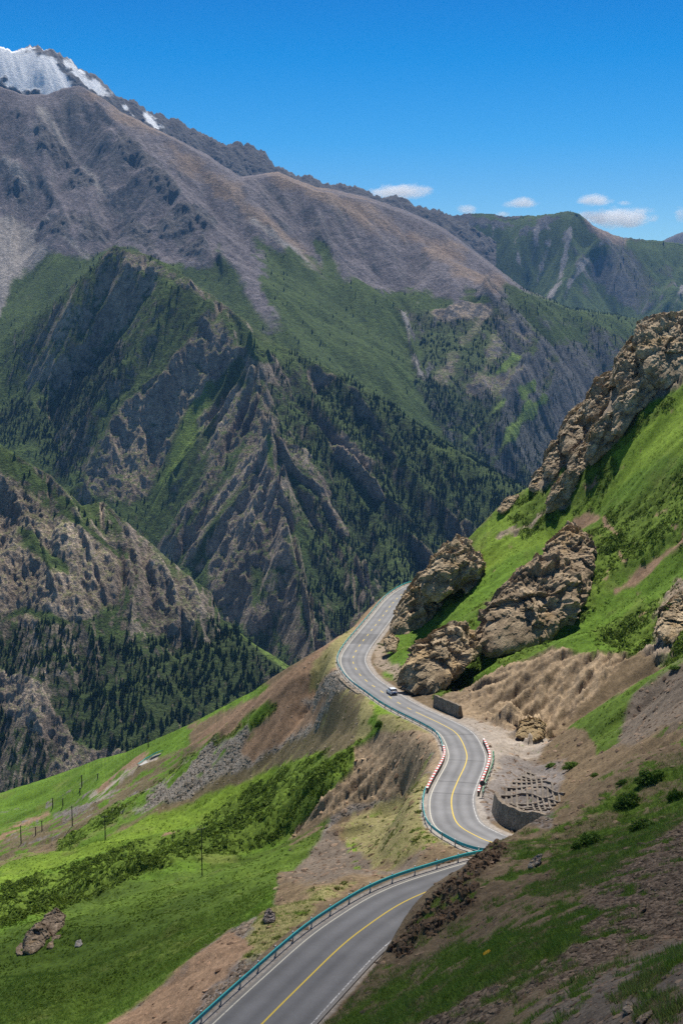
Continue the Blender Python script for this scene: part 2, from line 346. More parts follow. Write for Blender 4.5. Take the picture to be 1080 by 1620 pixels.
# the big grey scree mountain
layer('scree_mountain', M_far,
      [(0,560,4300),(0,480,4600),(100,420,4800),(60,300,5300),(-120,300,5200),(-120,480,4500),(200,300,5200),(300,350,5000),(350,420,4650),(450,500,4350),(550,570,4120),(650,650,3920),
       (700,700,3850),(500,400,5000),(600,450,4850),(640,480,4700),(700,500,4650),(760,482,4750),(740,560,4400),(770,740,3900),(850,700,4250),(842,600,4450),(900,560,4850),(990,600,4900),
       (800,620,4250),(780,690,4000),(900,660,4500),(950,600,4850),(1000,650,4800),(830,790,3800),(400,620,3900),(200,560,4100),(650,560,4300),(690,640,4050),(1100,640,4900)],
      [(-160,150,6000),(-60,135,6000),(0,138,6000),(40,150,6000),(75,150,6000),(100,140,6000),(125,136,6000),(150,148,5950),(190,176,6000),(250,206,6050),(330,246,6100),(380,280,6200),(412,276,6200),(440,272,6200),(465,283,6200),(500,296,6200),(540,303,6200),(580,312,6200),(640,333,6100),(700,360,6000),(740,390,5900),(780,420,5800),(830,458,5700),(900,487,5600),(960,497,5550),(1005,504,5500),(1040,540,5400),(1120,600,5300),(1250,660,5200)],
      3750, 6700, 620, 760, -.33, .33,
      [('scree',[(-200,60),(120,60),(440,200),(640,260),(850,440),(900,480),(820,480),(760,470),(650,480),(560,465),(520,440),(470,400),(420,400),(440,500),(420,520),(330,440),(200,400),(90,420),(20,480),(-200,520)],7,30),
       ('screeb',([(150,150),(250,215),(350,300),(450,380),(500,430)],11),9,16),('screeb',([(440,275),(560,330),(700,400),(780,450)],12),10,18),
       ('screel',([(400,350),(470,400),(520,450)],5),4,7),('screel',([(60,170),(130,260),(180,330),(230,370)],5),5,10),('screel',([(0,240),(40,290),(80,350),(140,410)],5),5,12),
       ('grass',[(-20,460),(60,400),(120,405),(110,440),(40,470),(10,500)],6,14),
       ('screel',[(-40,340),(40,340),(70,400),(30,440),(0,500),(-40,500)],6,16),
       ('darkrock',([(30,180),(60,200),(110,260),(130,290)],6),4,20),('darkrock',([(190,215),(215,245),(240,275),(270,300)],9),4,18),
       ('darkrock',([(120,340),(170,370),(200,350),(240,390)],10),4,22),('darkrock',([(290,330),(330,350),(300,390),(250,350)],11),4,24),('darkrock',([(100,240),(140,290)],6),4,20),
       ('darkrock',([(20,300),(60,340),(100,370)],5),4,20),('darkrock',([(495,345),(510,400),(500,420)],4),3,8),
       ('grass',[(420,400),(470,400),(540,440),(600,460),(640,490),(650,560),(700,670),(640,660),(560,590),(470,520),(430,480)],6,26),
       ('grass',[(500,385),(520,395),(545,450),(510,430)],4,10),('grass',[(330,420),(345,390),(380,440),(420,520),(390,520)],5,10),
       ('grassd',[(800,460),(860,470),(960,495),(1010,505),(1010,545),(940,520),(860,520),(800,500)],8,16),
       ('forestt',[(640,490),(700,500),(780,480),(860,540),(1000,520),(1060,600),(960,680),(850,800),(740,740),(700,680),(660,590)],8,18),
       ('rock',[(680,490),(775,478),(785,500),(720,505),(690,512)],3,6),('rock',([(770,500),(720,560),(700,600)],10),4,12),('rock',([(790,520),(770,580),(750,620)],9),4,12),
       ('rock',[(730,610),(800,585),(840,580),(850,610),(800,620),(740,650)],4,8),('rock',([(780,500),(860,560),(900,620)],5),4,12),
       ('screel',([(640,490),(650,560),(700,660)],3),2,5),
       ('forest',[(660,600),(720,620),(830,640),(880,620),(900,680),(850,800),(740,740),(700,680)],8,20),
       ('grassl',[(820,615),(848,598),(846,618),(826,630)],2,4),('grassl',([(865,628),(830,655),(790,710),(775,735)],7),3,8),('grassl',([(800,632),(770,660),(735,695)],5),3,8),
       ('grassl',([(815,565),(785,590)],5),3,6)],
      base='grass', ero=(340,62,6), lines=[([(122,137),(170,220),(230,290),(300,350),(340,420)],70,16),([(440,272),(500,330),(540,400)],35,18),([(0,240),(60,300),(110,380)],45,14),([(250,205),(330,290),(420,370)],30,14),([(770,482),(850,560),(900,620)],50,12),([(840,580),(800,640),(770,720)],45,9),([(495,340),(540,440)],28,9),([(60,150),(200,350),(300,430)],-30,20),([(640,480),(660,590),(700,670)],-50,12),([(690,500),(775,478)],30,8),
              ([(870,620),(820,690),(780,740)],40,9)],
      seed=31, back=(500,350), outcrop=(.92,'crag'), rough_sc=75, crest_keep=.25, jag=3, green=.75, gth=1.15, gmin=490)
# the forested spur in the middle
layer('forested_mountain', M_far,
      [(0,600,3550),(0,700,3300),(100,600,3450),(200,500,3500),(250,600,3250),(120,770,3080),(200,830,2930),(270,865,2830),(330,960,2650),(420,1040,2480),(180,700,3150),(-120,650,3500),(-120,800,3100),
       (375,545,3300),(398,600,3200),(428,735,2900),(455,850,2700),(480,960,2520),(495,1050,2380),(330,700,3080),(300,640,3200),(340,820,2830),(380,900,2680),
       (600,750,2980),(700,850,2820),(600,900,2700),(700,950,2600),(550,1000,2450),(620,1000,2420),(820,860,2800),(560,1120,2250),(300,1120,2300),(700,1120,2300),(0,900,2850),(0,1050,2500),(500,700,3050),(520,850,2750),(500,620,3250),
       (1000,950,2700),(900,950,2700)],
      [(-140,590,3720),(-60,560,3720),(0,540,3700),(60,497,3680),(120,447,3650),(150,420,3650),(180,388,3650),(230,402,3600),(280,425,3550),(310,452,3500),(350,478,3420),(385,505,3400),(440,545,3350),(500,575,3300),(540,592,3280),(600,625,3250),(650,665,3200),(700,700,3150),(760,735,3100),(820,765,3050),(900,800,3020),(1000,830,3020),(1200,880,3020)],
      2230, 4000, 640, 820, -.34, .33,
      [('grassd',[(0,540),(120,447),(180,388),(280,425),(350,480),(330,520),(250,600),(120,620),(0,620)],12,30),
       ('rock',[(150,400),(200,385),(320,450),(400,500),(440,560),(400,540),(340,490),(260,440),(180,410)],6,18),
       ('forest',[(0,600),(60,640),(80,590),(130,560),(180,560),(200,600),(150,640),(130,700),(140,760),(60,740),(0,700)],12,30),
       ('rock',[(310,480),(345,490),(380,560),(340,610),(290,650),(290,700),(240,780),(200,800),(130,780),(120,750),(170,690),(190,640),(240,620),(290,540)],8,18),
       ('tan',[(210,640),(280,620),(290,660),(240,740),(200,780),(190,700)],8,20),('tan',[(285,555),(325,580),(320,620),(280,640),(262,600)],6,12),
       ('grass',[(300,650),(380,560),(395,600),(360,640),(310,720),(250,800),(215,840),(250,740)],5,10),
       ('grassl',([(330,610),(300,690),(265,750),(235,800)],7),5,12),
       ('rock',[(360,640),(430,600),(440,700),(380,760),(300,870),(260,860),(290,790),(330,700)],8,22),
       ('grassd',([(420,610),(360,740),(300,830),(250,860)],8),5,14),('grass',([(430,735),(350,830),(310,890)],9),5,12),
       ('rock',[(430,700),(470,800),(470,960),(400,1000),(330,930),(330,870),(380,820)],8,22),('tan',([(430,760),(400,820),(370,860)],6),5,14),
       ('grassl',([(425,690),(430,740)],5),4,5),('grassd',[(400,900),(470,880),(460,930),(400,960)],8,18),
       ('grass',[(350,482),(440,545),(540,592),(560,610),(500,620),(440,590),(400,570)],6,14),
       ('forestt',[(400,580),(470,560),(560,590),(660,670),(820,765),(900,900),(700,1000),(560,1120),(470,1080),(490,950),(460,820),(440,700)],12,30),
       ('forest',[(500,600),(540,590),(700,700),(900,800),(1000,900),(760,960),(660,940),(600,960),(540,900),(480,760),(470,640)],14,45),
       ('forest',[(460,820),(560,860),(600,1000),(560,1100),(500,1060),(480,950)],12,30),
       ('rock',([(450,700),(500,760),(540,840)],6),5,22),('rock',([(520,960),(600,1000)],9),6,22),('rock',([(530,700),(600,780)],5),5,24)],
      base='grassd', ero=(300,58,6),
      lines=[([(350,482),(375,545),(398,600),(428,735),(455,850),(480,960),(492,1045)],75,14),([(330,500),(250,620),(190,660),(130,780)],60,13),
             ([(390,560),(330,660),(250,790),(220,840)],-45,12),([(430,600),(370,700),(310,800),(270,860)],40,8),([(428,735),(360,830),(320,900)],-25,9),([(440,760),(400,850),(390,940)],30,8),
             ([(405,605),(345,685),(272,765)],34,6),([(418,660),(352,762),(302,842)],34,6),([(432,738),(372,812),(312,884)],36,6),([(447,802),(402,872),(362,934)],32,6),([(430,735),(505,805),(565,905),(600,1000)],40,8),([(396,600),(480,680),(560,765),(645,865),(700,940)],42,9),([(500,577),(585,682),(680,800),(745,885)],40,9),([(300,470),(240,540),(160,640),(110,740)],40,8),([(230,405),(170,500),(110,590)],36,8),([(700,700),(720,800),(740,900)],35,14),([(120,447),(110,560),(60,650)],35,14),([(60,620),(130,760)],-40,14)],
      seed=41, back=(380,300), outcrop=(1.45,'rock'), rough_sc=55, crest_keep=.45, green=.92, gth=1.35, jag=3, relief=1.45)
# rocky ridge on the left above the valley
layer('rocky_ridge', M_far,
      [(-140,950,1830),(0,900,1880),(100,940,1840),(0,1050,1740),(150,1080,1710),(300,1080,1740),(0,1250,1580),(100,1230,1590),(-140,1230,1560),(400,1110,1700),(250,1250,1560),(200,900,1920),(250,960,1870),(330,1030,1820),(450,1200,1560),(0,820,1990),(0,1400,1450),(300,1400,1420)],
      [(-160,640,2150),(-60,672,2120),(0,703,2090),(30,722,2080),(80,752,2060),(130,801,2010),(165,794,2040),(200,828,2010),(240,862,1990),(290,905,1960),(335,940,1940),(350,978,1900),(400,1018,1840),(455,1052,1790),(520,1100,1740),(620,1180,1700)],
      1420, 2330, 520, 560, -.35, .06,
      [('grass',[(0,700),(50,740),(120,800),(100,800),(40,760),(0,745)],4,8),
       ('tan',[(-200,740),(20,750),(90,820),(180,850),(200,900),(190,960),(100,1000),(0,980),(-200,980)],8,22),
       ('rock',[(150,795),(240,860),(340,940),(350,980),(340,1030),(240,1010),(200,930),(190,850)],7,18),
       ('grass',[(25,830),(60,840),(105,890),(110,910),(60,890),(35,860)],5,12),('grass',([(90,800),(130,830),(190,880)],4),4,12),('grass',([(190,870),(240,920),(290,970)],5),4,12),
       ('grass',([(0,985),(40,965),(100,985),(200,980)],6),5,12),
       ('forest',[(-200,990),(0,975),(60,1000),(130,985),(200,1010),(260,1000),(330,960),(400,1020),(470,1060),(500,1200),(200,1300),(140,1180),(60,1130),(0,1120),(-200,1120)],8,20),
       ('forest',[(-200,1090),(30,1100),(100,1190),(120,1300),(-200,1300)],8,20),
       ('rock',[(0,1060),(50,1085),(110,1150),(125,1190),(100,1200),(60,1150),(0,1120)],5,14),('rock',([(20,1075),(80,1130),(115,1190)],4),4,14),('rock',[(90,1180),(200,1190),(160,1230),(80,1280),(60,1240)],6,14),
       ('screel',([(350,950),(400,1005),(450,1050)],3),3,5),('grassl',([(345,965),(400,1015),(455,1055)],4),3,4)],
      base='grassd', ero=(150,30,6), lines=[([(165,794),(200,850),(215,930),(210,1000)],28,10),([(80,752),(130,850),(160,930)],26,10),([(240,862),(270,940),(290,1000)],24,9),([(0,760),(60,860),(90,960)],22,10),([(290,905),(330,990)],18,8)],
      seed=57, back=(250,190), outcrop=(.95,'rock'), rough_sc=34, crest_keep=.5, relief=1., green=.7, gth=1.15, jag=2.5)
# ---------------------------------------------------------------- the road
# centre line: photo position and height of each station
ST_A = [(250,1800,-54.5),(330,1710,-56),(415,1620,-58),(475,1560,-59),(540,1497,-60),(585,1462,-60.6),(630,1432,-61.2),(675,1411,-61.8),(722,1395,-62.5)]
ST_W = [(18.3,145.5,-63.3),(22.6,150,-64.4),(24.2,155,-65.4),(23.0,160,-66.4)]
ST_B = [(776,1333,-67.2),(751,1322,-68),(726,1307,-69),(716,1288,-70),(714,1262,-71.3),(723,1237,-72.7),(736,1209,-74.2),(737,1190,-75.3),(723,1162,-77),(698,1146,-78.3),(656,1126,-80),(628,1111,-81.2),(603,1094,-82.3),(580,1078,-83.2),(565,1062,-83.8),(558,1044,-84.2),(566,1025,-84.5),(586,999,-84.8),(605,975,-85),(622,953,-85.2),(640,937,-85.4),(664,925,-85.6),(700,918,-86)]
RP = np.array([PZ(*s) for s in ST_A]+[np.array(s, float) for s in ST_W]+[PZ(*s) for s in ST_B])
def resample(Pn, step):
    """Catmull-Rom through the points, evenly spaced"""
    Q = np.vstack([2*Pn[0]-Pn[1], Pn, 2*Pn[-1]-Pn[-2]]); out = []
    for i in range(1, len(Q)-2):
        t = np.linspace(0, 1, 24, endpoint=False)[:, None]
        p0, p1, p2, p3 = Q[i-1], Q[i], Q[i+1], Q[i+2]
        out.append(.5*((2*p1)+(-p0+p2)*t+(2*p0-5*p1+4*p2-p3)*t*t+(-p0+3*p1-3*p2+p3)*t**3))
    out = np.vstack(out+[Pn[-1:]]); s = np.r_[0, np.cumsum(np.linalg.norm(np.diff(out, axis=0), axis=1))]
    n = int(s[-1]/step)+1; t = np.linspace(0, s[-1], n)
    return np.stack([np.interp(t, s, out[:, k]) for k in range(Pn.shape[1])], 1)
RC = resample(RP, .6)
for _ in range(12):
    RC[1:-1] = .5*RC[1:-1]+.25*(RC[:-2]+RC[2:])
RS = np.r_[0, np.cumsum(np.linalg.norm(np.diff(RC, axis=0), axis=1))]
RT = np.gradient(RC[:, :2], axis=0); RT /= np.linalg.norm(RT, axis=1)[:, None]
RN = np.stack([-RT[:, 1], RT[:, 0]], 1)          # to the left of travel (outer, valley side)
RPX = np.array(proj(RC[:, 0], RC[:, 1], RC[:, 2])).T
def s_at(px, py):
    """distance along the road of the station seen nearest to a photo position"""
    return RS[np.argmin(((RPX-np.array([px, py]))**2).sum(1))]
def half_width(s): return np.interp(s, [0, s_at(540,1497), s_at(722,1395), s_at(714,1262), RS[-1]], [4.35, 4.25, 4.0, 3.75, 3.6])
RH = half_width(RS)
def off(s, d, dz=0.):
    """points at distances s along the road, d metres to the valley side"""
    s = np.atleast_1d(s); n = np.stack([np.interp(s, RS, RN[:, k]) for k in (0, 1)], 1); n /= np.linalg.norm(n, axis=1)[:, None]
    c = np.stack([np.interp(s, RS, RC[:, k]) for k in range(3)], 1)
    return np.c_[c[:, :2]+n*np.reshape(d, (-1, 1)), c[:, 2]+dz]

# ---------------------------------------------------------------- the hillside the road is cut into
CTRL = [(0,1620,150),(0,1500,190),(65,1478,195),(200,1500,170),(150,1600,152),(320,1387,215),(0,1440,232),(150,1430,225),(0,1480,205),(450,1335,215),(520,1300,225),
 (150,1385,262),(300,1330,262),(50,1420,265),(420,1270,270),(150,1325,330),(300,1268,330),(0,1372,325),(450,1200,322),(540,1165,281),(500,1185,301),(520,1120,313),(560,1120,291),(480,1160,318),(400,1230,325),(230,1295,330),
 (100,1335,400),(220,1270,420),(300,1220,425),(350,1195,415),(450,1130,385),(540,1082,319),(500,1105,338),(400,1165,400),
 (100,1290,520),(200,1232,500),(260,1205,495),(300,1180,495),(20,1340,450),(0,1300,560),(350,1140,500),(420,1110,450),(60,1262,590),
 (600,1135,272),(640,1150,258),(680,1172,246),(560,1165,268),(650,1168,251),(540,1205,262),(500,1240,258),(460,1318,252),(520,1295,246),(600,1262,243),(650,1257,238),(580,1192,262),(620,1180,253),(670,1182,243),(690,1252,228),
 (560,1330,208),(480,1325,228),(540,1370,182),(470,1395,178),(640,1330,188),(660,1280,208),(440,1430,150),(500,1400,160),
 (430,1450,143),(360,1480,146),(300,1520,140),(250,1570,135),(200,1605,132),(330,1560,127),(400,1500,134),
 (480,1075,342),(440,1075,372),(500,1040,375),(560,990,400),(520,1080,326),
 (770,1160,248),(800,1200,232),(770,1225,222),(850,1180,240),(790,1240,208),(900,1165,246),
 (870,1026,288),(800,1050,288),(730,1085,292),(940,1026,280),(1000,1036,275),(720,1120,266),(760,1140,258),(830,1162,248),(950,1120,256),(900,1145,254),
 (700,1000,334),(760,960,345),(850,900,345),(900,1000,305),(1000,950,308),(1080,900,308),(800,1010,310),(640,1040,345),(700,1060,312),
 (1080,700,358),(950,800,368),(900,830,372),(1080,600,388),(1000,700,378),(900,900,335),(1000,820,345),(800,880,370),(1080,800,332),
 (950,1120,238),(900,1150,236),(950,1180,216),(1050,1110,218),(1000,1100,228),(850,1220,212),(900,1250,188),(980,1200,188),(1080,1150,178),(1080,1060,215),(1080,1000,270),
 (1080,1250,128),(1000,1300,124),(900,1320,128),(850,1310,132),(890,1270,140),(940,1230,145),(820,1262,196),(860,1270,190),(790,1272,196),(870,1300,172),(860,1285,150),(830,1305,137),
 (775,1337,134),(740,1372,122),(700,1410,117),(650,1460,114),(620,1500,111),(560,1570,105),(468,1622,101),(400,1720,94),
 (700,1620,70),(850,1620,55),(1000,1620,46),(1080,1620,43),(900,1500,71),(1080,1500,60),(800,1450,94),(950,1400,88),(1080,1380,82),(750,1500,92),(680,1550,88),(600,1620,84),(830,1380,114),(900,1360,112),
 (540,1850,66),(900,1850,38),(1200,1620,36),(1200,1300,98),(1250,1000,210),(1250,700,315),(1250,560,370),(-150,1620,165),(-150,1400,300),(-150,1300,600),(1250,1850,28),(1200,1450,66),(200,1850,108)]
CREST = [(-200,1310,760),(-100,1280,730),(0,1255,690),(60,1236,665),(100,1222,640),(160,1200,620),(200,1190,610),(260,1164,590),(300,1146,570),(350,1120,545),(400,1094,520),(440,1066,490),(500,1030,462),(540,1006,450),(580,978,446),(610,955,446),(640,929,446),(664,915,448),(684,902,432),
 (1250,430,430),(1130,470,425),(1080,500,420),(1020,525,420),(975,590,420),(935,645,420),(885,710,418),(842,768,414),(790,800,412),(740,852,415),(705,882,425)]
RP_near = RC[::14]
pts = [P(*c) for c in CTRL]+[P(*c) for c in CREST]
for c in CREST:
    p = P(*c); pts.append((p[0]*(1+90/p[1]), p[1]+90, p[2]-75 if c[0] > 650 else p[2]-58)); 
    pts.append((p[0]*(1+260/p[1]), p[1]+260, p[2]-230))
pts += [tuple(off(s, 0)[0]) for s in np.arange(4, RS[-1], 9.)]
NFIT = tps_fit(pts, 2e-5)
NR, NC = int(1500*QN), int(880*QN)
LY0, LY1 = math.log(27.), math.log(1000.)
NY = np.exp(np.linspace(LY0, LY1, NR)); NU = np.linspace(-.335, .335, NC)
K = 5
cy = np.exp(LY0+(LY1-LY0)/(NR-1)*K*np.arange((NR+K-1)//K+1)); cu = NU[0]+(NU[1]-NU[0])*K*np.arange((NC+K-1)//K+1)
gy_, gu_ = np.meshgrid(cy, cu, indexing='ij'); base = tps_eval(NFIT, gy_*gu_, gy_)
# distance to the road on the coarse grid
def road_near(x, y):
    n = len(x); bd = np.full(n, 1e9); bi = np.zeros(n, int); q = RC[::3, :2]
    for i in range(0, n, 20000):
        d2 = (x[i:i+20000, None]-q[None, :, 0])**2+(y[i:i+20000, None]-q[None, :, 1])**2
        j = d2.argmin(1); bi[i:i+20000] = j*3; bd[i:i+20000] = d2[np.arange(len(j)), j]
    bi = np.minimum(bi, len(RC)-1)
    dx = x-RC[bi, 0]; dy = y-RC[bi, 1]; t = dx*RT[bi, 0]+dy*RT[bi, 1]; sd = dx*RN[bi, 0]+dy*RN[bi, 1]
    return np.sqrt(bd), sd, RC[bi, 2]+t*np.gradient(RC[:, 2])[bi]/.6*0+np.clip(t, -1, 1)*(np.gradient(RC[:, 2])/.6)[bi], RS[bi]+np.clip(t, -2, 2)
cd, csd, cz, cs = [a.reshape(gy_.shape) for a in road_near((gy_*gu_).ravel(), gy_.ravel())]
y, u = np.meshgrid(NY, NU, indexing='ij'); x = y*u
H = upsample(base, K, NR, NC); RD = upsample(cd, K, NR, NC)
m = RD < 26
dd, ssd, zz, srd = road_near(x[m], y[m])
RD[m] = dd; RZ = np.zeros_like(H); RZ[m] = zz; RSD = np.zeros_like(H)+99; RSD[m] = ssd; RSS = np.zeros_like(H); RSS[m] = srd
EDG = np.where(RSS > 0, half_width(RSS), 4.)+np.where(RSD > 0, 1.0, np.where(RSS < s_at(722,1395), .35, 1.1))
def ngrad(h):
    hu = np.gradient(h, NU, axis=1)/y; hy = np.gradient(h, NY, axis=0); return hu, hy-u*hu
px, py = proj(x, y, H)
# painted ground kinds: colour a, colour b, relief m, clod relief m, turf density, shrub density, stone density
NM = {
 'earth': ((.11,.077,.043),(.22,.16,.095),.25,.10,.03,.0,.25),
 'earthr':((.20,.125,.075),(.32,.21,.135),.25,.08,.01,.0,.2),
 'gravel':((.15,.13,.115),(.25,.22,.20),.15,.10,.01,.0,1.),
 'talus': ((.20,.175,.15),(.31,.28,.24),.2,.35,.0,.0,1.5),
 'scree2':((.105,.082,.062),(.20,.16,.122),.12,.06,.015,.0,.5),
 'slate': ((.08,.058,.040),(.20,.15,.10),.15,.12,.02,.0,1.6),
 'turf':  ((.072,.138,.013),(.12,.205,.02),.35,.05,1.,.0,.0),
 'turfl': ((.11,.18,.016),(.18,.27,.028),.35,.05,1.,.0,.0),
 'turfd': ((.055,.10,.012),(.10,.155,.018),.35,.04,.8,.0,.0),
 'shrub': ((.075,.125,.014),(.13,.195,.024),.9,.10,.5,1.,.0),
 'dry':   ((.18,.165,.06),(.30,.26,.12),.2,.08,.35,.02,.3),
 'tuft':  ((.10,.078,.04),(.18,.145,.08),.2,.08,.5,.0,.4),
 'bank':  ((.15,.105,.062),(.38,.285,.185),1.22,.5,.0,.0,.3),
 'crumb': ((.075,.055,.038),(.16,.115,.075),1.0,.9,.0,.0,.5),
 'rocky': ((.20,.155,.11),(.34,.27,.20),2.2,.8,.05,.1,.5),
 'path':  ((.26,.215,.17),(.36,.31,.26),.1,.05,.0,.0,.1),
}
NP = [ # right-hand hill
 ('turf',[(660,915),(705,880),(840,765),(1100,480),(1300,480),(1300,1080),(1080,1060),(1000,1036),(870,1030),(730,1090),(690,1075),(600,1060)],4,7),
 ('turfl',[(740,850),(850,770),(930,740),(1000,680),(1100,600),(1100,700),(1000,745),(900,830),(800,880),(740,910)],7,8),
 ('shrub',[(930,840),(1010,790),(1100,720),(1100,860),(990,900),(930,960),(880,980),(930,900)],8,10),
 ('shrub',[(1010,960),(1100,900),(1100,1050),(1020,1060),(960,1020),(900,1010),(960,985)],6,10),
 ('shrub',[(800,790),(900,740),(1000,720),(930,790),(820,850)],5,12),
 ('rocky',[(835,775),(850,740),(900,660),(935,600),(985,560),(1010,520),(1080,490),(1080,600),(1010,650),(980,690),(930,735),(890,745),(860,780)],4,6),
 ('earthr',([(1085,850),(1040,885),(1000,915),(975,930)],4),2,5),('earthr',([(915,820),(940,812)],8),3,6),('earthr',([(955,830),(975,850),(985,890)],3.5),2,6),
 ('rocky',([(1080,920),(1060,970),(1050,1010),(1030,1040)],14),5,14),('rocky',([(790,855),(850,815),(900,790)],3),2,8),
 ('bank',[(700,1095),(730,1086),(800,1052),(870,1029),(1000,1034),(1010,1060),(990,1090),(950,1110),(880,1150),(830,1168),(770,1150),(715,1130)],2,3),
 ('earth',[(1000,1040),(1080,1040),(1080,1100),(960,1190),(900,1200),(850,1172),(870,1150)],4,8),
 ('earth',[(830,1170),(900,1140),(960,1190),(1100,1060),(1300,1060),(1300,1700),(380,1800),(490,1620),(620,1500),(780,1335),(835,1320),(850,1230)],3,4),
 ('path',[(690,1120),(760,1145),(830,1165),(870,1170),(850,1200),(800,1230),(790,1260),(770,1250),(765,1180),(720,1150)],5,9),
 ('gravel',[(800,1215),(900,1210),(880,1260),(870,1300),(760,1290),(762,1255)],5,8),
 ('shrub',([(752,1030),(800,1044),(863,1022),(921,968),(944,900)],5),2,5),('shrub',([(684,1012),(700,960),(740,938)],5),2,5),('shrub',([(745,985),(765,955),(820,900)],3),2,5),('shrub',([(690,1098),(730,1075),(760,1045)],5),2,5),
 ('shrub',([(885,745),(940,735),(1000,680),(1060,630)],4),3,6),('rocky',([(600,1030),(625,1050),(640,1075)],8),3,5),
 ('turfd',[(885,1150),(940,1122),(1000,1095),(1075,1052),(1085,1058),(1040,1090),(1000,1130),(985,1165),(945,1190),(925,1160)],2.5,4),
 ('scree2',[(1085,1060),(1085,1140),(1000,1180),(970,1180),(1000,1110)],4,6),
 ('tuft',[(560,1600),(640,1560),(720,1500),(850,1440),(950,1400),(1100,1290),(1100,1180),(1000,1230),(900,1300),(820,1360),(780,1350),(830,1330),(880,1360),(850,1420),(760,1480),(640,1540),(500,1620),(540,1700)],8,22),
 ('tuft',[(480,1640),(560,1570),(660,1560),(760,1520),(830,1480),(940,1440),(900,1500),(840,1560),(760,1590),(640,1600),(600,1680)],8,18),
 ('slate',[(930,1400),(1100,1300),(1100,1480),(980,1510),(860,1560),(760,1620),(640,1700),(600,1660),(700,1600),(820,1560),(900,1480)],8,16),
 ('scree2',[(1100,1470),(1100,1700),(800,1700),(850,1600),(960,1530)],12,20),
 ('crumb',[(610,1505),(620,1490),(650,1460),(700,1405),(722,1390),(775,1332),(800,1335),(790,1360),(740,1400),(760,1430),(700,1470),(640,1510)],4,7),
 # left of the road
 ('gravel',[(690,1255),(640,1258),(540,1290),(440,1400),(430,1440),(400,1620),(100,1640),(240,1570),(360,1470),(420,1430),(520,1300),(560,1270)],3,6),
]
NP += [
 ('turf',[(-200,1250),(200,1180),(420,1080),(440,1090),(300,1150),(300,1190),(180,1250),(100,1290),(0,1330),(-200,1350)],3,6),
 ('turf',[(-200,1360),(0,1370),(150,1322),(300,1265),(400,1225),(540,1165),(580,1175),(560,1230),(500,1285),(460,1320),(430,1440),(360,1470),(240,1570),(100,1650),(-200,1750)],3,6),
 ('turfl',[(0,1368),(150,1322),(300,1265),(400,1225),(500,1180),(560,1165),(560,1185),(450,1230),(330,1300),(200,1340),(0,1405)],6,6),
 ('shrub',[(-200,1440),(0,1405),(150,1355),(300,1310),(400,1240),(540,1180),(600,1140),(600,1170),(560,1225),(470,1310),(350,1350),(200,1395),(100,1430),(0,1470),(-200,1520)],5,9),
 ('turfd',[(-200,1520),(0,1475),(150,1405),(300,1378),(460,1330),(520,1300),(500,1330),(440,1400),(360,1470),(240,1560),(100,1650),(-200,1800)],5,7),
 ('tuft',[(-200,1350),(0,1332),(100,1290),(200,1235),(250,1190),(310,1180),(420,1110),(480,1080),(540,1000),(560,1060),(590,1100),(660,1150),(560,1170),(420,1220),(300,1262),(150,1318),(0,1366),(-200,1400)],3,5),
 ('earthr',[(540,1000),(600,965),(640,925),(560,1060),(540,1100),(440,1140),(300,1180),(320,1160),(420,1090)],3,6),
 ('dry',[(500,1045),(545,1000),(600,960),(560,1000),(535,1045),(545,1080),(520,1100),(490,1100)],4,8),
 ('shrub',([(100,1335),(180,1290),(260,1240),(320,1200),(380,1160),(430,1120)],9),4,8),
 ('turf',([(130,1330),(200,1290),(270,1255),(330,1225),(380,1200)],7),4,8),
 ('path',[(140,1260),(200,1210),(250,1190),(240,1205),(190,1240),(150,1272)],2,4),('earthr',[(150,1250),(195,1208),(235,1192),(225,1205),(180,1232),(160,1255)],2,4),
 ('earthr',([(0,1325),(40,1300),(75,1285)],5),3,5),('gravel',([(90,1290),(130,1280),(150,1265)],6),3,8),
 ('talus',[(540,1090),(570,1085),(600,1105),(560,1120),(440,1185),(300,1255),(180,1290),(260,1240),(340,1180),(430,1135)],3,10),
 ('earthr',[(400,1150),(470,1115),(520,1130),(470,1160),(400,1200),(380,1190)],4,9),
 ('dry',[(590,1105),(620,1120),(690,1165),(695,1180),(620,1180),(560,1170),(570,1130)],4,8),('turfl',([(590,1120),(600,1135),(640,1140)],8),4,10),
 ('turf',([(590,1150),(596,1165),(570,1185)],6),3,8),
 ('bank',[(560,1185),(600,1172),(650,1170),(695,1180),(696,1250),(640,1258),(570,1262),(530,1290),(490,1300),(455,1320),(470,1295),(520,1255),(560,1220)],2,4),
 ('dry',[(560,1280),(640,1262),(690,1270),(690,1300),(730,1340),(640,1360),(560,1360),(540,1320)],6,14),
 ('dry',[(420,1440),(520,1400),(560,1395),(500,1430),(440,1500),(380,1520),(400,1470)],5,12),
 ('earthr',[(240,1570),(360,1475),(400,1500),(330,1560),(280,1640),(100,1660)],4,8),
 ('scree2',[(440,1400),(520,1310),(600,1370),(700,1345),(640,1370),(520,1395)],5,8),
]
nw1 = fbm(x, y, 14, 6, 77, .6); nw2 = fbm(x, y, 3.2, 5, 78, .6)
v = np.clip(.5+.5*fbm(x, y, 6, 6, 79, .65)+.35*noise(x/.6, y/.6, 80), 0, 1)[..., None]
c = np.zeros(x.shape+(3,), np.float32); att = np.zeros(x.shape+(5,), np.float32)
def nput(mn, w):
    global c, att
    a, b = NM[mn][:2]; w3 = w[..., None]
    c = c*(1-w3)+(np.array(a)*(1-v)+np.array(b)*v)*w3; att = att*(1-w3)+np.array(NM[mn][2:], np.float32)*w3
nput('earth', np.ones(x.shape))
def onhill(poly):
    return poly_sd(px, py, poly) if not isinstance(poly, tuple) else poly[1]-line_d(px, py, poly[0])
for mn, poly, soft, warp in NP:
    sd = onhill(poly)
    nput(mn, sst(-soft, soft, sd+warp*(nw1+.7*nw2)*1.7))
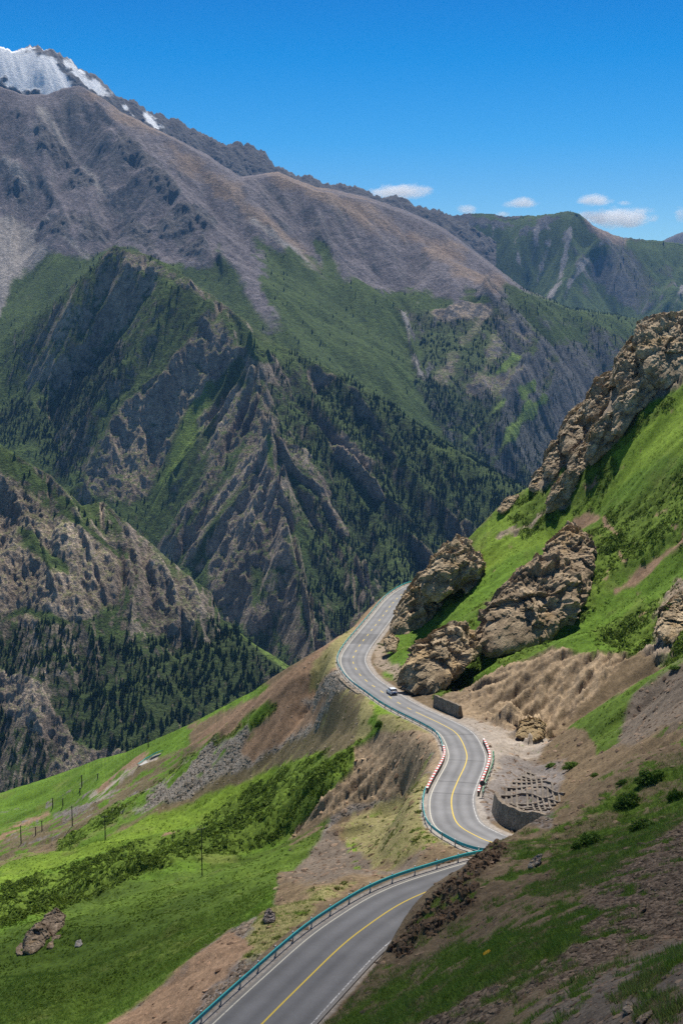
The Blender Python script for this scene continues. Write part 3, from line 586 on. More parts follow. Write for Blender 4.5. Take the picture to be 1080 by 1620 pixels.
# tufty ground: patches of green
def spots(mn, poly, sc, th, s, soft=.12):
    n = fbm(x*1.0, y*1.0, sc, 5, s, .6); nput(mn, sst(th, th+soft, n)*sst(-6, 6, onhill(poly)+nw1*12))
FG = [(480,1640),(620,1500),(780,1335),(860,1290),(1000,1200),(1100,1100),(1300,1100),(1300,1720),(450,1720)]
spots('turfd', [(500,1640),(640,1540),(760,1480),(900,1400),(1100,1290),(1100,1200),(1000,1230),(880,1300),(820,1330),(800,1400),(880,1420),(960,1440),(900,1500),(800,1580),(640,1620),(560,1700)], 4.0, -.10, 91)
spots('turfd', FG, 2.6, .15, 92)
spots('tuft', FG, 5, .2, 192)
spots('turfl', [(540,1300),(700,1250),(700,1350),(560,1380)], 3.5, .2, 93)
spots('turfl', [(420,1440),(560,1390),(440,1500),(360,1520)], 3.0, .22, 94)
spots('dry', [(380,1160),(560,1080),(600,1110),(400,1250)], 7, .28, 95)
spots('turfd', [(780,1170),(900,1160),(900,1240),(800,1300),(700,1290)], 3.5, .36, 96)
spots('earthr', [(560,1170),(420,1250),(300,1330),(0,1440),(0,1400),(300,1300),(540,1170)], 8, .42, 97)
spots('earthr', [(740,850),(1100,600),(1100,1000),(800,1020)], 6, .33, 98)
spots('gravel', [(-50,1300),(130,1240),(300,1180),(300,1230),(0,1370)], 12, .2, 99)
spots('turf', [(-50,1300),(130,1240),(300,1180),(430,1110),(400,1160),(300,1240),(0,1370)], 9, .05, 199)
# relief
gx, gy = ngrad(H); g = np.sqrt(gx*gx+gy*gy)+.05; gnx, gny = gx/g, gy/g
cut = sst(0, 9, RD-EDG)
er = erosion(x, y, gnx, gny, 26, 4, s=5)
crestf = .5+.5*sst(0, 20, line_d(px, py, [(q[0], q[1]) for q in CREST]))
H = H+(er-.1)*3.1*cut*crestf*sst(60, 220, y)+fbm(x, y, 30, 3, 60)*2.4*cut*sst(60, 220, y)
er2 = erosion(x, y, gnx, gny, 5, 4, s=15)
fade = sst(0, 1.2, RD-EDG)
cpn = np.array([P(*q) for q in CREST]); cpn = cpn[np.argsort(cpn[:, 0]/cpn[:, 1])]; cun = cpn[:, 0]/cpn[:, 1]
qcn = np.interp(NU, cun, cpn[:, 2]/cpn[:, 1]); Ycn = np.interp(NU, cun, cpn[:, 1])
qcn = qcn+1.6/2000*fbm(NU*F, NU*0, 26, 4, 170)
icn = np.clip(np.searchsorted(NY, Ycn), 0, NR-1); dln = qcn*Ycn-H[icn, np.arange(NC)]
H = H+dln[None]*np.exp(-((y-Ycn[None])/45)**2)*sst(4, 14, RD-EDG)
H = np.minimum(H, qcn[None]*y-.6*np.maximum(0, y-Ycn[None]-3))
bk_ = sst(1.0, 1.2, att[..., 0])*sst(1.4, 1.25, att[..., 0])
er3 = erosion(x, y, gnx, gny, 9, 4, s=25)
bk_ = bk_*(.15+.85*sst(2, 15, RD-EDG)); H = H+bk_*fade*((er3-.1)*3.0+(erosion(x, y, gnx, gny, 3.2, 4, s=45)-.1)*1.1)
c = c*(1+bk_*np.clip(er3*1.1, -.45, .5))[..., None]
big = fbm(x, y, 38, 4, 140); gm_ = sst(.45, .8, att[..., 2])[..., None]
c = c*(1+.28*big*1.6)[..., None]; dryk = sst(.12, .5, fbm(x, y, 16, 5, 141, .6))[..., None]*gm_*.5
c = c*(1-dryk)+np.array((.17,.175,.05))*dryk
H = H+att[..., 0]*fade*(.4+.6*sst(2, 12, RD-EDG))*(er2*1.0+.7*ridged(x, y, 3.5, 5, 61, .6)-.5)*crestf
near = sst(.0, .6, RD-EDG)
w1, w2, wc = worley2(x, y, 1.3, 70)
shr = att[..., 3]*sst(.25, .0, w1-.35*wc)*(.35+.5*wc)
H = H+att[..., 1]*near*(ridged(x, y, .9, 4, 62, .6)-.3+1.2*np.maximum(0, .5-w1)*(wc-.3))+shr*near*.55
# road bed and its shoulders, cut slope above and fill below
RZ = np.where(RZ == 0, -70, RZ)
DR = RD-EDG
wr = sst(0, np.where(RSD > 0, 7.0, np.where(RSS < s_at(776,1333), 2.6, np.where(RSS < s_at(723,1237), 4.5, 10.))), DR); wr = np.where(RD < 26, wr, 1)
lim = np.where(RSD > 0, RZ-.1+1.0*np.maximum(DR, 0)*.3, RZ+1e3)
Hc = H
# the bed
H = np.where(RD < 26, RZ-.12+(Hc-RZ+.12)*wr, Hc)
# valley side never rises above the road's edge right next to it
H = np.where((RD < 26) & (RSD > 0) & (RSS > s_at(776,1333)), np.minimum(H, RZ-.1+np.maximum(DR-6, 0)*.5), H)
bed = sst(.3, -.2, DR+.3*nw2)
c = c*(1-bed[..., None])+(np.array((.27,.235,.20))*(1-v)+np.array((.36,.32,.28))*v)*bed[..., None]
att *= sst(-.2, .4, DR)[..., None]
LG = dict(H=H)
def ground_z(X, Yv):
    X = np.atleast_1d(X).astype(float); Yv = np.atleast_1d(Yv).astype(float)
    r = np.clip((np.log(Yv)-LY0)/(LY1-LY0)*(NR-1), 0, NR-1.001); cc = np.clip((X/Yv-NU[0])/(NU[1]-NU[0]), 0, NC-1.001)
    r0 = r.astype(int); c0 = cc.astype(int); fr = r-r0; fc = cc-c0; h = LG['H']
    return (h[r0, c0]*(1-fc)+h[r0, c0+1]*fc)*(1-fr)+(h[r0+1, c0]*(1-fc)+h[r0+1, c0+1]*fc)*fr
_sr, _sc = max(1, int(3*QN)), max(1, int(3*QN))
_GX, _GY, _GZ = x[::_sr, ::_sc].ravel(), y[::_sr, ::_sc].ravel(), None
def ground_at(px_, py_):
    """the point of the hillside seen at a photo position"""
    p1 = P(px_, py_, 1.0); t = np.exp(np.linspace(math.log(30), math.log(950), 1500))
    X, Yv, Z = p1[0]*t, t, p1[2]*t
    g = ground_z(X, Yv); k = np.argmax(g >= Z)
    if not (g >= Z).any(): k = int(np.argmin(Z-g))
    return np.array([X[k], Yv[k], g[k]])
V = np.stack([x, y, H], -1).reshape(-1, 3)
M_near = ground_mat('hillside_ground', 1.1, .22, .12, .33)
link('hillside', make_mesh('hillside', V, grid_faces(NR, NC), c.reshape(-1, 3)), M_near, kind='structure')

# ---------------------------------------------------------------- road surface and markings
def strip(name, s0, s1, d0, d1, dz, mat, n=1, parent=None, step=.6, **pr):
    s = np.arange(s0, s1, step); k = n+1; rows = []
    for j in range(k):
        a = (d0 if np.isscalar(d0) else d0(s)); b = (d1 if np.isscalar(d1) else d1(s))
        rows.append(off(s, a+(b-a)*j/n, dz))
    V = np.stack(rows, 1).reshape(-1, 3)
    return link(name, make_mesh(name, V, grid_faces(len(s), k)), mat, parent, **pr)
def asphalt():
    m, nt, b = new_mat('asphalt'); N = nt.nodes.new; L = nt.links.new
    tc = N('ShaderNodeTexCoord'); n = N('ShaderNodeTexNoise'); n.inputs['Scale'].default_value = .22; n.inputs['Detail'].default_value = 8; n.inputs['Roughness'].default_value = .65
    L(tc.outputs['Object'], n.inputs['Vector']); at = N('ShaderNodeAttribute'); at.attribute_name = 'col'
    n2 = N('ShaderNodeTexNoise'); n2.inputs['Scale'].default_value = 14; n2.inputs['Detail'].default_value = 3; L(tc.outputs['Object'], n2.inputs['Vector'])
    mr = N('ShaderNodeMapRange'); mr.inputs['From Min'].default_value = .3; mr.inputs['From Max'].default_value = .7; mr.inputs['To Min'].default_value = .86; mr.inputs['To Max'].default_value = 1.14
    L(n.outputs['Fac'], mr.inputs['Value']); vm = N('ShaderNodeVectorMath'); vm.operation = 'SCALE'; L(at.outputs['Color'], vm.inputs[0]); 
    mr2 = N('ShaderNodeMapRange'); mr2.inputs['From Min'].default_value = .3; mr2.inputs['From Max'].default_value = .7; mr2.inputs['To Min'].default_value = .85; mr2.inputs['To Max'].default_value = 1.15
    L(n2.outputs['Fac'], mr2.inputs['Value']); mu = N('ShaderNodeMath'); mu.operation = 'MULTIPLY'; L(mr.outputs[0], mu.inputs[0]); L(mr2.outputs[0], mu.inputs[1])
    L(mu.outputs[0], vm.inputs['Scale']); L(vm.outputs[0], b.inputs['Base Color'])
    b.inputs['Roughness'].default_value = .8; b.inputs['Specular IOR Level'].default_value = .25
    bp = N('ShaderNodeBump'); bp.inputs['Distance'].default_value = .01; L(n2.outputs['Fac'], bp.inputs['Height']); L(bp.outputs[0], b.inputs['Normal'])
    return m
M_asph = asphalt()
SA = s_at(714,1262); SBR0 = s_at(737,1185); SBR1 = s_at(716,1255)
s = np.arange(0, RS[-1], .4); k = 37; D = np.linspace(1, -1, k)
hw = half_width(s)[:, None]*D[None]
Vr = np.stack([off(s, hw[:, j], 0.0) for j in range(k)], 1)
Vr[..., 2] += .05*(1-np.abs(D))[None]
# tyre lanes polished, edges dusty, sealed patches
tone = .165+.022*fbm(np.repeat(s[:, None], k, 1), D[None]*3.5+s[:, None]*0, 5., 4, 33)+.02*noise(np.repeat(s[:, None]/9, k, 1), D[None]*1.3+s[:, None]*0, 3)
tr = np.exp(-((np.abs(np.abs(D)-.5)-.24)/.09)**2)
tone = tone-.028*tr[None]*(1+.5*noise(s/14, s*0, 5))[:, None]+.02*np.exp(-((np.abs(D)-.5)/.12)**2)[None]
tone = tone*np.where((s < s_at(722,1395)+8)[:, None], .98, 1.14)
for a, l, f in ((s_at(578,1012), 7, .72), (s_at(640,937), 5, .85), (s_at(558,1044), 3, .9)):
    tone = tone*np.where((np.abs(s-a) < l)[:, None], f, 1)
for a in (s_at(723,1237), s_at(736,1203), s_at(714,1255), s_at(723,1162)):
    tone = tone*np.where((np.abs(s-a) < .35)[:, None], .55, 1)
dust = sst(.86, 1.0, np.abs(D)[None]+.05*noise(s[:, None]/3+D[None]*0, D[None]*4+s[:, None]*0, 8))
cc = tone[..., None]*np.array((1., .985, .985))*(1-dust[..., None]*.5)+dust[..., None]*.5*np.array((.30,.265,.22))
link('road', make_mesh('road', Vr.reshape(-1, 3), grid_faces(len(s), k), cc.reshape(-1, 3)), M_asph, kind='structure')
def paint_mat(name, a, wear=.35, lo=(.2, .19, .18)):
    m, nt, b = new_mat(name); N = nt.nodes.new; L = nt.links.new
    tc = N('ShaderNodeTexCoord'); n = N('ShaderNodeTexNoise'); n.inputs['Scale'].default_value = 3.5; n.inputs['Detail'].default_value = 6; n.inputs['Roughness'].default_value = .75
    L(tc.outputs['Object'], n.inputs['Vector']); r = N('ShaderNodeValToRGB'); r.color_ramp.elements[0].position = wear; r.color_ramp.elements[1].position = wear+.12
    r.color_ramp.elements[0].color = (*lo, 1); r.color_ramp.elements[1].color = (*a, 1); L(n.outputs['Fac'], r.inputs['Fac']); L(r.outputs['Color'], b.inputs['Base Color'])
    b.inputs['Roughness'].default_value = .7
    return m
M_yel = paint_mat('yellow_paint', (.62,.44,.03), .30); M_whi = paint_mat('white_paint', (.62,.60,.57), .45); M_cream = paint_mat('edge_paint', (.56,.52,.42), .33)
MK = dict(kind='structure')
strip('centre_line', 0, s_at(656,1126), .09, -.09, .056, M_yel, **MK)
# dashes beyond
s0 = s_at(650,1124); dash = []
while s0 < RS[-1]-3:
    for dd_ in (.0,):
        dash.append((s0, s0+2.6))
    s0 += 7.0
Vd = []; Fd = []
for i, (a, b) in enumerate(dash):
    sg = np.linspace(a, b, 4); L_ = off(sg, .10, .056); R_ = off(sg, -.10, .056)
    for q in range(3):
        n0 = len(Vd); Vd += [L_[q], R_[q], R_[q+1], L_[q+1]]; Fd.append((n0, n0+1, n0+2, n0+3))
link('centre_dashes', make_mesh('centre_dashes', Vd, Fd), M_yel, kind='structure')
hwf = lambda k: (lambda s: half_width(s)+k)
strip('edge_line', 0, RS[-1]-1, hwf(-.36), hwf(-.50), .012, M_cream, **MK)
strip('edge_line', s_at(776,1333), RS[-1]-1, lambda s: -half_width(s)+.5, lambda s: -half_width(s)+.34, .012, M_whi, **MK)
strip('edge_line', 0, s_at(722,1395), lambda s: -half_width(s)+.5, lambda s: -half_width(s)+.36, .012, M_whi, **MK)
# ---------------------------------------------------------------- rock outcrops
_ico = {}
def ico(n):
    if n not in _ico:
        bm = bmesh.new(); bmesh.ops.create_icosphere(bm, subdivisions=n, radius=1)
        _ico[n] = (np.array([v.co[:] for v in bm.verts]), np.array([[v.index for v in f.verts] for f in bm.faces])); bm.free()
    return _ico[n]
M_rock = ground_mat('rock', 1.2, .3, .25, .34, rough=.9)
def star_radius(poly, c):
    q = np.vstack([poly, poly[:1]])-c; t = np.linspace(0, 1, 40, endpoint=False)[:, None]
    pp = np.vstack([q[i]*(1-t)+q[i+1]*t for i in range(len(q)-1)]); a = np.arctan2(pp[:, 1], pp[:, 0]); r = np.hypot(pp[:, 0], pp[:, 1])
    o = np.argsort(a); a, r = a[o], r[o]; A = np.r_[a-2*math.pi, a, a+2*math.pi]; R = np.r_[r, r, r]
    return lambda ang: np.interp(ang, A, R)
def rock_body(o, T, sub, sink, Y, ca, cb, seed, crack, c=None, org=None):
    o = np.array(o, float); c = np.array(c if c is not None else (o.mean(0)+(o.min(0)+o.max(0))/2)/2)
    # the body follows the ground: its depth runs from the ground at its foot to the ground at its head
    kt, kb = o[:, 1].argmin(), o[:, 1].argmax(); h_ = o[kb, 1]-o[kt, 1]
    if Y is None:
        Yb = ground_at(o[kb, 0], o[kb, 1])[1]; Yt = ground_at(*(o[kt]*.7+c*.3))[1]; Yt = min(max(Yt, Yb-.2*T), Yb+3.0*T)
    else: Yb, Yt = Y if isinstance(Y, tuple) else (Y-.5*T, Y+.5*T)
    Yl = lambda py_: (Yb+sink*T+(Yt-Yb)*(o[kb, 1]-py_)/h_)
    rf = star_radius(np.stack([o[:, 0]-c[0], -(o[:, 1]-c[1])], 1), np.array([0., 0.]))
    D, Fc = ico(sub); D = D.copy(); ang = np.arctan2(D[:, 2], D[:, 0]); rho = np.hypot(D[:, 0], D[:, 2]); Rp = rf(ang); cw = P(c[0], c[1], Yl(c[1])); mpp = cw[1]/2000; R = Rp*mpp
    e = 5.; r = 1/((rho/R)**e+(np.abs(D[:, 1])/T)**e)**(1/e)
    ppx = c[0]+D[:, 0]*r/mpp; ppy = c[1]-D[:, 2]*r/mpp; YY = Yl(ppy)+D[:, 1]*r
    ux = (ppx-CX)/F; uy = -(ppy-CY)/F; dyy = CT+ST*uy; dzz = -ST+CT*uy
    q = np.stack([YY*ux/dyy, YY, YY*dzz/dyy], 1); sz = min(R.mean(), 9.)
    # bedding runs diagonally; blocks are long across it and break along flat joints
    ax = np.array([[.72, .15, .68], [-.55, .70, .45], [-.42, -.70, .58]]); qa = (q@ax.T)*np.array([.5, 1., 1.35])
    wr_ = fbm3(q, sz*.45, 3, seed+3)[:, None]*sz*.16
    f1, f2, ci = worley3(qa+wr_, sz*.50, seed); gi, gt = facets3(qa+wr_*.6, sz*.21, seed+9); ki, kt_ = facets3(qa+wr_*.3, sz*.085, seed+19); ci2, ct = facets3(qa+wr_*.7, sz*.46, seed+60)
    rg = 0; a_ = 1.; f_ = 1/(sz*.55)
    for k in range(6):
        rg = rg+a_*(1-2*np.abs(noise3(qa[:, 0]*f_+k*3.3, qa[:, 1]*f_+k, qa[:, 2]*f_-k*2, seed+30+k))); a_ *= .56; f_ *= 2.05
    n_ = D@ax.T; facet = (ci-.5)*(1+.6*n_[:, 0])
    d = sz*(.12*facet+.16*(ci2-.5)+.20*ct-.05*crack*np.exp(-(f2-f1)*30)+.04*(gi-.5)+.075*gt+.012*(ki-.5)+.02*kt_+.05*(rg-.5)-.05)
    nd_ = D*np.array([1, .8, 1])+np.array([-.1, -.25, .15]); w = q+nd_/np.linalg.norm(nd_, axis=1)[:, None]*d[:, None]
    v = np.clip(.45+1.0*fbm3(q, sz*.35, 6, seed+2, .7)+.3*(gi-.5)+.2*(ki-.5), 0, 1.1)[:, None]
    col = np.array(ca)*(1-v)+np.array(cb)*v
    og = sst(.15, .5, fbm3(q, sz*.6, 3, seed+12))[:, None]*.5; col = col*(1-og)+np.array((.38,.25,.11))*og
    return w, Fc, col, cw
def rock(outline, T, sub, label, name='rock_outcrop', sink=.3, Y=None, ca=(.20,.145,.085), cb=(.60,.465,.30), seed=0, group=None, crack=1., cat='rock outcrop', cen=None, strata=0):
    outs = outline if isinstance(outline[0][0], (tuple, list)) else [outline]
    Vs_, Fs_, Cs_, n = [], [], [], 0
    for k, o in enumerate(outs):
        w, Fc, col, cw_ = rock_body(o, T if not isinstance(T, list) else T[k], sub, sink, Y, ca, cb, seed+k*41, crack, cen if len(outs) == 1 else None)
        if k == 0: cw = cw_
        Vs_.append(w); Fs_.append(Fc+n); Cs_.append(col); n += len(w)
    me = make_mesh(name, np.vstack(Vs_)-cw, np.vstack(Fs_), np.vstack(Cs_), smooth=False)
    ob = link(name, me, M_rock); ob.location = cw; ob['label'] = label; ob['category'] = cat
    if group: ob['group'] = group
    return ob
g_ = 'rock outcrops on the green hillside'
rock([[(685,884),(704,862),(721,852),(738,855),(755,878),(765,896),(755,914),(738,919),(716,934),(693,953),(671,945),(664,914)],
      [(666,908),(693,928),(701,953),(684,987),(679,1011),(656,1024),(643,1036),(625,1030),(620,992),(633,957),(647,929)],
      [(725,925),(745,905),(762,898),(755,925),(738,939)], [(602,1000),(624,985),(632,1014),(618,1034),(603,1028)], [(640,1030),(660,1015),(668,1040),(655,1062),(640,1058)]], [8, 8, 4, 3, 3], 6,
     'tall tan rock outcrop rising straight from the edge of the far stretch of road', seed=11, group=g_, Y=(363, 378), sink=.12, crack=1.2)
rock([[(652,1026),(679,1011),(716,987),(733,990),(744,1009),(756,1034),(753,1044),(733,1056),(716,1073),(699,1089),(677,1099),(654,1092),(637,1072),(642,1046)],
      [(640,1052),(662,1030),(680,1050),(680,1085),(664,1098),(645,1088)],[(700,1000),(722,986),(738,992),(742,1012),(722,1020)]], [6, 6, 5], 6,
     'squat brown boulder outcrop beside the road above the white car', seed=23, group=g_, crack=.9, sink=.55)
rock([[(752,1000),(771,964),(799,931),(824,904),(850,880),(880,880),(915,900),(930,925),(921,958),(911,980),(886,1000),(863,1018),(836,1032),(797,1040),(770,1036),(757,1022)],
      [(862,862),(880,846),(899,833),(920,840),(935,853),(945,883),(938,905),(925,930),(895,925),(868,900)], [(752,1000),(775,975),(800,985),(805,1020),(785,1042),(760,1030)], [(850,960),(900,930),(925,950),(905,985),(865,1010)]], [8, 8, 7, 8], 6,
     'largest brown rock slab in the middle of the green slope', seed=37, group=g_, ca=(.16,.115,.07), cb=(.52,.395,.255), sink=.45)
rock([(862,812),(868,785),(893,745),(912,740),(918,760),(905,790),(888,808)], 5, 6, 'small pointed rock fin standing alone below the long crag', seed=41, group=g_, sink=.2)
g2 = 'crags along the skyline of the right-hand hill'
C2 = dict(group=g2, ca=(.19,.14,.09), cb=(.58,.46,.31), crack=1.3)
for pl, T, sd, lb in [
 ([(1005,545),(1012,515),(1040,500),(1075,495),(1110,500),(1120,560),(1090,605),(1050,615),(1015,590)], 11, 51, 'topmost crag block of the skyline at the right edge'),
 ([(968,600),(975,565),(998,535),(1022,530),(1030,560),(1010,600),(985,625)], 9, 52, 'steep dark crag just left of the topmost skyline block'),
 ([(965,660),(985,615),(1020,585),(1060,590),(1065,615),(1035,640),(1005,655),(985,690),(965,690)], 8, 53, 'broad slab under the skyline crags with grass at its foot'),
 ([(925,640),(940,600),(965,590),(985,600),(970,630),(945,665),(925,665)], 7, 54, 'crag with a patch of grass on its left shoulder'),
 ([(925,720),(935,680),(960,655),(985,650),(992,680),(965,715),(935,738)], 7, 55, 'fractured block at the lower right of the long crag'),
 ([(885,690),(900,655),(925,635),(945,650),(930,690),(905,720),(888,715)], 7, 56, 'pale fractured block in the middle of the long crag'),
 ([(858,735),(872,700),(892,690),(910,705),(900,735),(875,755),(860,752)], 6, 57, 'brown block where the long crag narrows'),
 ([(836,772),(848,745),(864,735),(878,748),(865,768),(848,780)], 5, 58, 'lowest small block at the foot of the long crag'),
 ([(895,745),(905,715),(925,700),(942,712),(935,740),(912,755)], 5, 59, 'leaning block at the grass edge below the long crag')]:
    rock(pl, T*.8, 6, lb, name='crag', seed=sd, sink=.35, cat='crag', **C2)
rock([(786,808),(800,788),(820,782),(822,792),(806,806),(795,814)], 3, 5, 'little rock knob on the skyline below the long crag', seed=61, group=g_)
rock([(610,1030),(606,1012),(618,1002),(630,1012),(626,1032)], 2.2, 5, 'small dark rock at the roadside in front of the tall tan outcrop', seed=62, group=g_)
rock([(1035,1000),(1045,965),(1075,940),(1100,950),(1100,1010),(1060,1020)], 5, 6, 'broken brown outcrop at the right edge above the brown cutbank', seed=63, group=g_, crack=1.3)
rock([(815,1165),(822,1142),(845,1135),(862,1145),(858,1168),(838,1175)], 3.0, 6, 'ochre boulder at the foot of the brown cutbank', name='boulder', seed=64, sink=.7, cat='boulder', cb=(.42,.31,.16))
rock([[(36,1505),(42,1480),(58,1460),(72,1462),(80,1480),(68,1500),(50,1515)],[(60,1470),(72,1448),(88,1438),(104,1448),(100,1470),(84,1484)],[(24,1500),(34,1490),(44,1500),(38,1512),(26,1512)],[(72,1500),(84,1480),(98,1478),(94,1492),(82,1504)]], 2.4, 5, 'rugged brown outcrop in the dark green meadow at the left edge', seed=71, sink=.9, ca=(.14,.10,.065), cb=(.46,.35,.24), crack=1.2)
rock([(119,1498),(120,1489),(128,1486),(131,1494),(126,1499)], .5, 4, 'single pale stone in the dark green meadow', name='stone', seed=72, sink=.1, cat='stone', ca=(.3,.27,.24), cb=(.5,.46,.42))
rock([(416,1456),(419,1443),(427,1437),(436,1449),(434,1460),(422,1462)], .55, 5, 'dark boulder on the gravel verge beside the teal guardrail', name='boulder', seed=73, sink=.1, cat='boulder', ca=(.10,.08,.07), cb=(.36,.31,.28))
rock([(834,1373),(838,1362),(850,1352),(858,1350),(853,1366),(842,1374)], .45, 5, 'pale flat stone on the near brown slope', name='stone', seed=74, sink=.1, cat='stone', ca=(.25,.21,.17), cb=(.42,.36,.30))
rock([(983,1598),(990,1583),(1001,1588),(1001,1600),(992,1606)], .25, 4, 'small tan stone on the grey scree near the bottom edge', name='stone', seed=75, sink=.1, cat='stone', ca=(.2,.16,.12), cb=(.36,.30,.23))
rock([(1004,1618),(1012,1606),(1033,1596),(1032,1606),(1014,1622)], .35, 4, 'long brown stone at the very bottom of the scree', name='stone', seed=76, sink=.1, cat='stone', ca=(.17,.13,.10), cb=(.30,.24,.18))
rock([(1003,1450),(1016,1432),(1022,1428),(1021,1437),(1009,1449)], .3, 4, 'brown slab lying in the slate scree', name='stone', seed=77, sink=.1, cat='stone', ca=(.17,.12,.08), cb=(.30,.22,.14))

# ---------------------------------------------------------------- scattered stones, turf, shrubs
gx, gy = ngrad(H); PXn, PYn = proj(x, y, H)
INF = (PXn > -60) & (PXn < 1140) & (PYn > 430) & (PYn < 1680)
FX, FY, FZ, FATT, FC_ = x.ravel(), y.ravel(), H.ravel(), att.reshape(-1, 5), c.reshape(-1, 3)
GXr, GYr = gx.ravel(), gy.ravel()
def pick(wt, n, rs):
    w = (wt*INF.ravel()).astype(float); cdf = np.cumsum(w); i = np.searchsorted(cdf, rs.rand(n)*cdf[-1]); i = np.minimum(i, len(w)-1)
    Yp = FY[i]*(1+(rs.rand(n)-.5)*.0024); Xp = FX[i]/FY[i]*Yp+(rs.rand(n)-.5)*.0008*Yp
    return i, Xp, Yp, ground_z(Xp, Yp)
def scatter(name, wt, n, tmpl, size, mat, seed, sq=(1, 1), tilt=.5, colf=None, sink=.2, jit=.25, smooth=False, **pr):
    rs = np.random.RandomState(seed); i, X, Yp, Z = pick(wt, n, rs); Vt, Ft = tmpl(rs) if callable(tmpl) else tmpl
    s = size(rs, Yp, i); nv = len(Vt)
    a = rs.rand(n)*6.283; ca, sa = np.cos(a), np.sin(a)
    V = np.repeat(Vt[None], n, 0)*(1+(rs.rand(n, nv, 1)-.5)*2*jit)
    sc = np.stack([1+(rs.rand(n)-.5)*.7, 1+(rs.rand(n)-.5)*.7, sq[0]+(sq[1]-sq[0])*rs.rand(n)], 1); V = V*sc[:, None]*s[:, None, None]
    vx = V[..., 0]*ca[:, None]-V[..., 1]*sa[:, None]; vy = V[..., 0]*sa[:, None]+V[..., 1]*ca[:, None]; vz = V[..., 2]
    vz = vz+tilt*(np.clip(GXr[i], -1.2, 1.2)[:, None]*vx+np.clip(GYr[i], -1.2, 1.2)[:, None]*vy)
    W = np.stack([vx+X[:, None], vy+Yp[:, None], vz+(Z-sink*s)[:, None]], -1)
    Fc = (Ft[None]+(np.arange(n)*nv)[:, None, None]).reshape(-1, Ft.shape[1])
    col = colf(rs, i, n, nv, Vt, Yp)
    return link(name, make_mesh(name, W.reshape(-1, 3), Fc, col.reshape(-1, 3), smooth=smooth), mat, kind='stuff', **pr)
def stonecol(a, b):
    def f(rs, i, n, nv, Vt, Yp):
        t = rs.rand(n, 1); cc = np.array(a)*(1-t)+np.array(b)*t; cc = cc*(.6+.4*FC_[i]/FC_[i].mean())
        return np.repeat(cc[:, None], nv, 1)
    return f
I1 = ico(1); I2 = ico(2)
Yf = FY
wst = FATT[:, 4]
M_stone = ground_mat('stone', .15, .05, .01, .2, rough=.9)
scatter('scree_stones', wst*(FATT[:, 4] > .9)*(Yf < 170)*Yf**.6, 26000, (I1[0], I1[1]), lambda rs, Y, i: (.045+.13*rs.rand(len(Y))**3)*(.7+Y/90), M_stone, 5, sq=(.25, .7), tilt=.8, colf=stonecol((.05,.04,.03), (.24,.195,.15)), jit=.35)
scatter('slope_stones', np.minimum(wst, .6)*(Yf < 260)*Yf**.6, 9000, (I1[0], I1[1]), lambda rs, Y, i: (.05+.22*rs.rand(len(Y))**4)*(.6+Y/130), M_stone, 6, sq=(.4, .8), tilt=.7, colf=stonecol((.08,.06,.045), (.27,.21,.16)), jit=.35)
scatter('talus_stones', np.maximum(wst-.55, 0)*(Yf > 230)*(PXn.ravel() < 700), 24000, (I1[0], I1[1]), lambda rs, Y, i: .10+.34*rs.rand(len(Y))**4, M_stone, 7, sq=(.5, .9), tilt=.6, colf=stonecol((.13,.11,.09), (.27,.24,.20)), jit=.35)
scatter('far_stones', np.minimum(wst, .4)*(Yf > 200)*(PXn.ravel() < 760), 12000, (I1[0], I1[1]), lambda rs, Y, i: .07+.30*rs.rand(len(Y))**3, M_stone, 17, sq=(.5, .9), tilt=.6, colf=stonecol((.12,.10,.085), (.34,.30,.25)), jit=.35, sink=.3)
CRW = sst(.45, .75, FATT[:, 1])*(Yf < 170)
scatter('earth_clods', CRW, 2200, (I2[0], I2[1]), lambda rs, Y, i: .07+.36*rs.rand(len(Y))**3, M_stone, 8, sq=(.6, 1.1), tilt=.5, colf=stonecol((.06,.045,.03), (.17,.125,.085)), jit=.3, sink=.45)
# leaves
def leaf_mat(name):
    m, nt, b = new_mat(name); N = nt.nodes.new; L = nt.links.new
    at = N('ShaderNodeAttribute'); at.attribute_name = 'col'; L(at.outputs['Color'], b.inputs['Base Color']); b.inputs['Roughness'].default_value = .8; b.inputs['Specular IOR Level'].default_value = .15
    tr = N('ShaderNodeBsdfTranslucent'); L(at.outputs['Color'], tr.inputs['Color']); mx = N('ShaderNodeMixShader'); mx.inputs[0].default_value = .38
    L(b.outputs[0], mx.inputs[1]); L(tr.outputs[0], mx.inputs[2]); L(mx.outputs[0], nt.nodes['Material Output'].inputs['Surface'])
    return m
M_leaf = leaf_mat('leaves')
def tuft(nb, spread, lean):
    def f(rs):
        V = []; Fc = []
        for k in range(nb):
            a = rs.rand()*6.283; r = spread*rs.rand()**.6; bx, by = r*math.cos(a), r*math.sin(a); h = .55+.45*rs.rand(); l = lean*(.4+rs.rand())
            b2 = rs.rand()*6.283; w = .055; n0 = len(V)
            V += [(bx-w*math.cos(b2), by-w*math.sin(b2), -.1), (bx+w*math.cos(b2), by+w*math.sin(b2), -.1), (bx+l*math.cos(a), by+l*math.sin(a), h)]; Fc.append((n0, n0+1, n0+2))
        return np.array(V), np.array(Fc)
    return f
def greens(a, b, base=.45):
    def f(rs, i, n, nv, Vt, Yp):
        t = rs.rand(n, 1, 1); k = (base+(1-base)*np.clip(Vt[:, 2], 0, 1))[None, :, None]
        loc = FC_[i]; lum = loc[:, None, :]; mixc = (np.array(a)*(1-t)+np.array(b)*t)
        return (mixc*.6+lum*.4*1.1)*(k*0+1)*(1+.25*(rs.rand(n, nv, 1)-.5))
    return f
wg = FATT[:, 2]
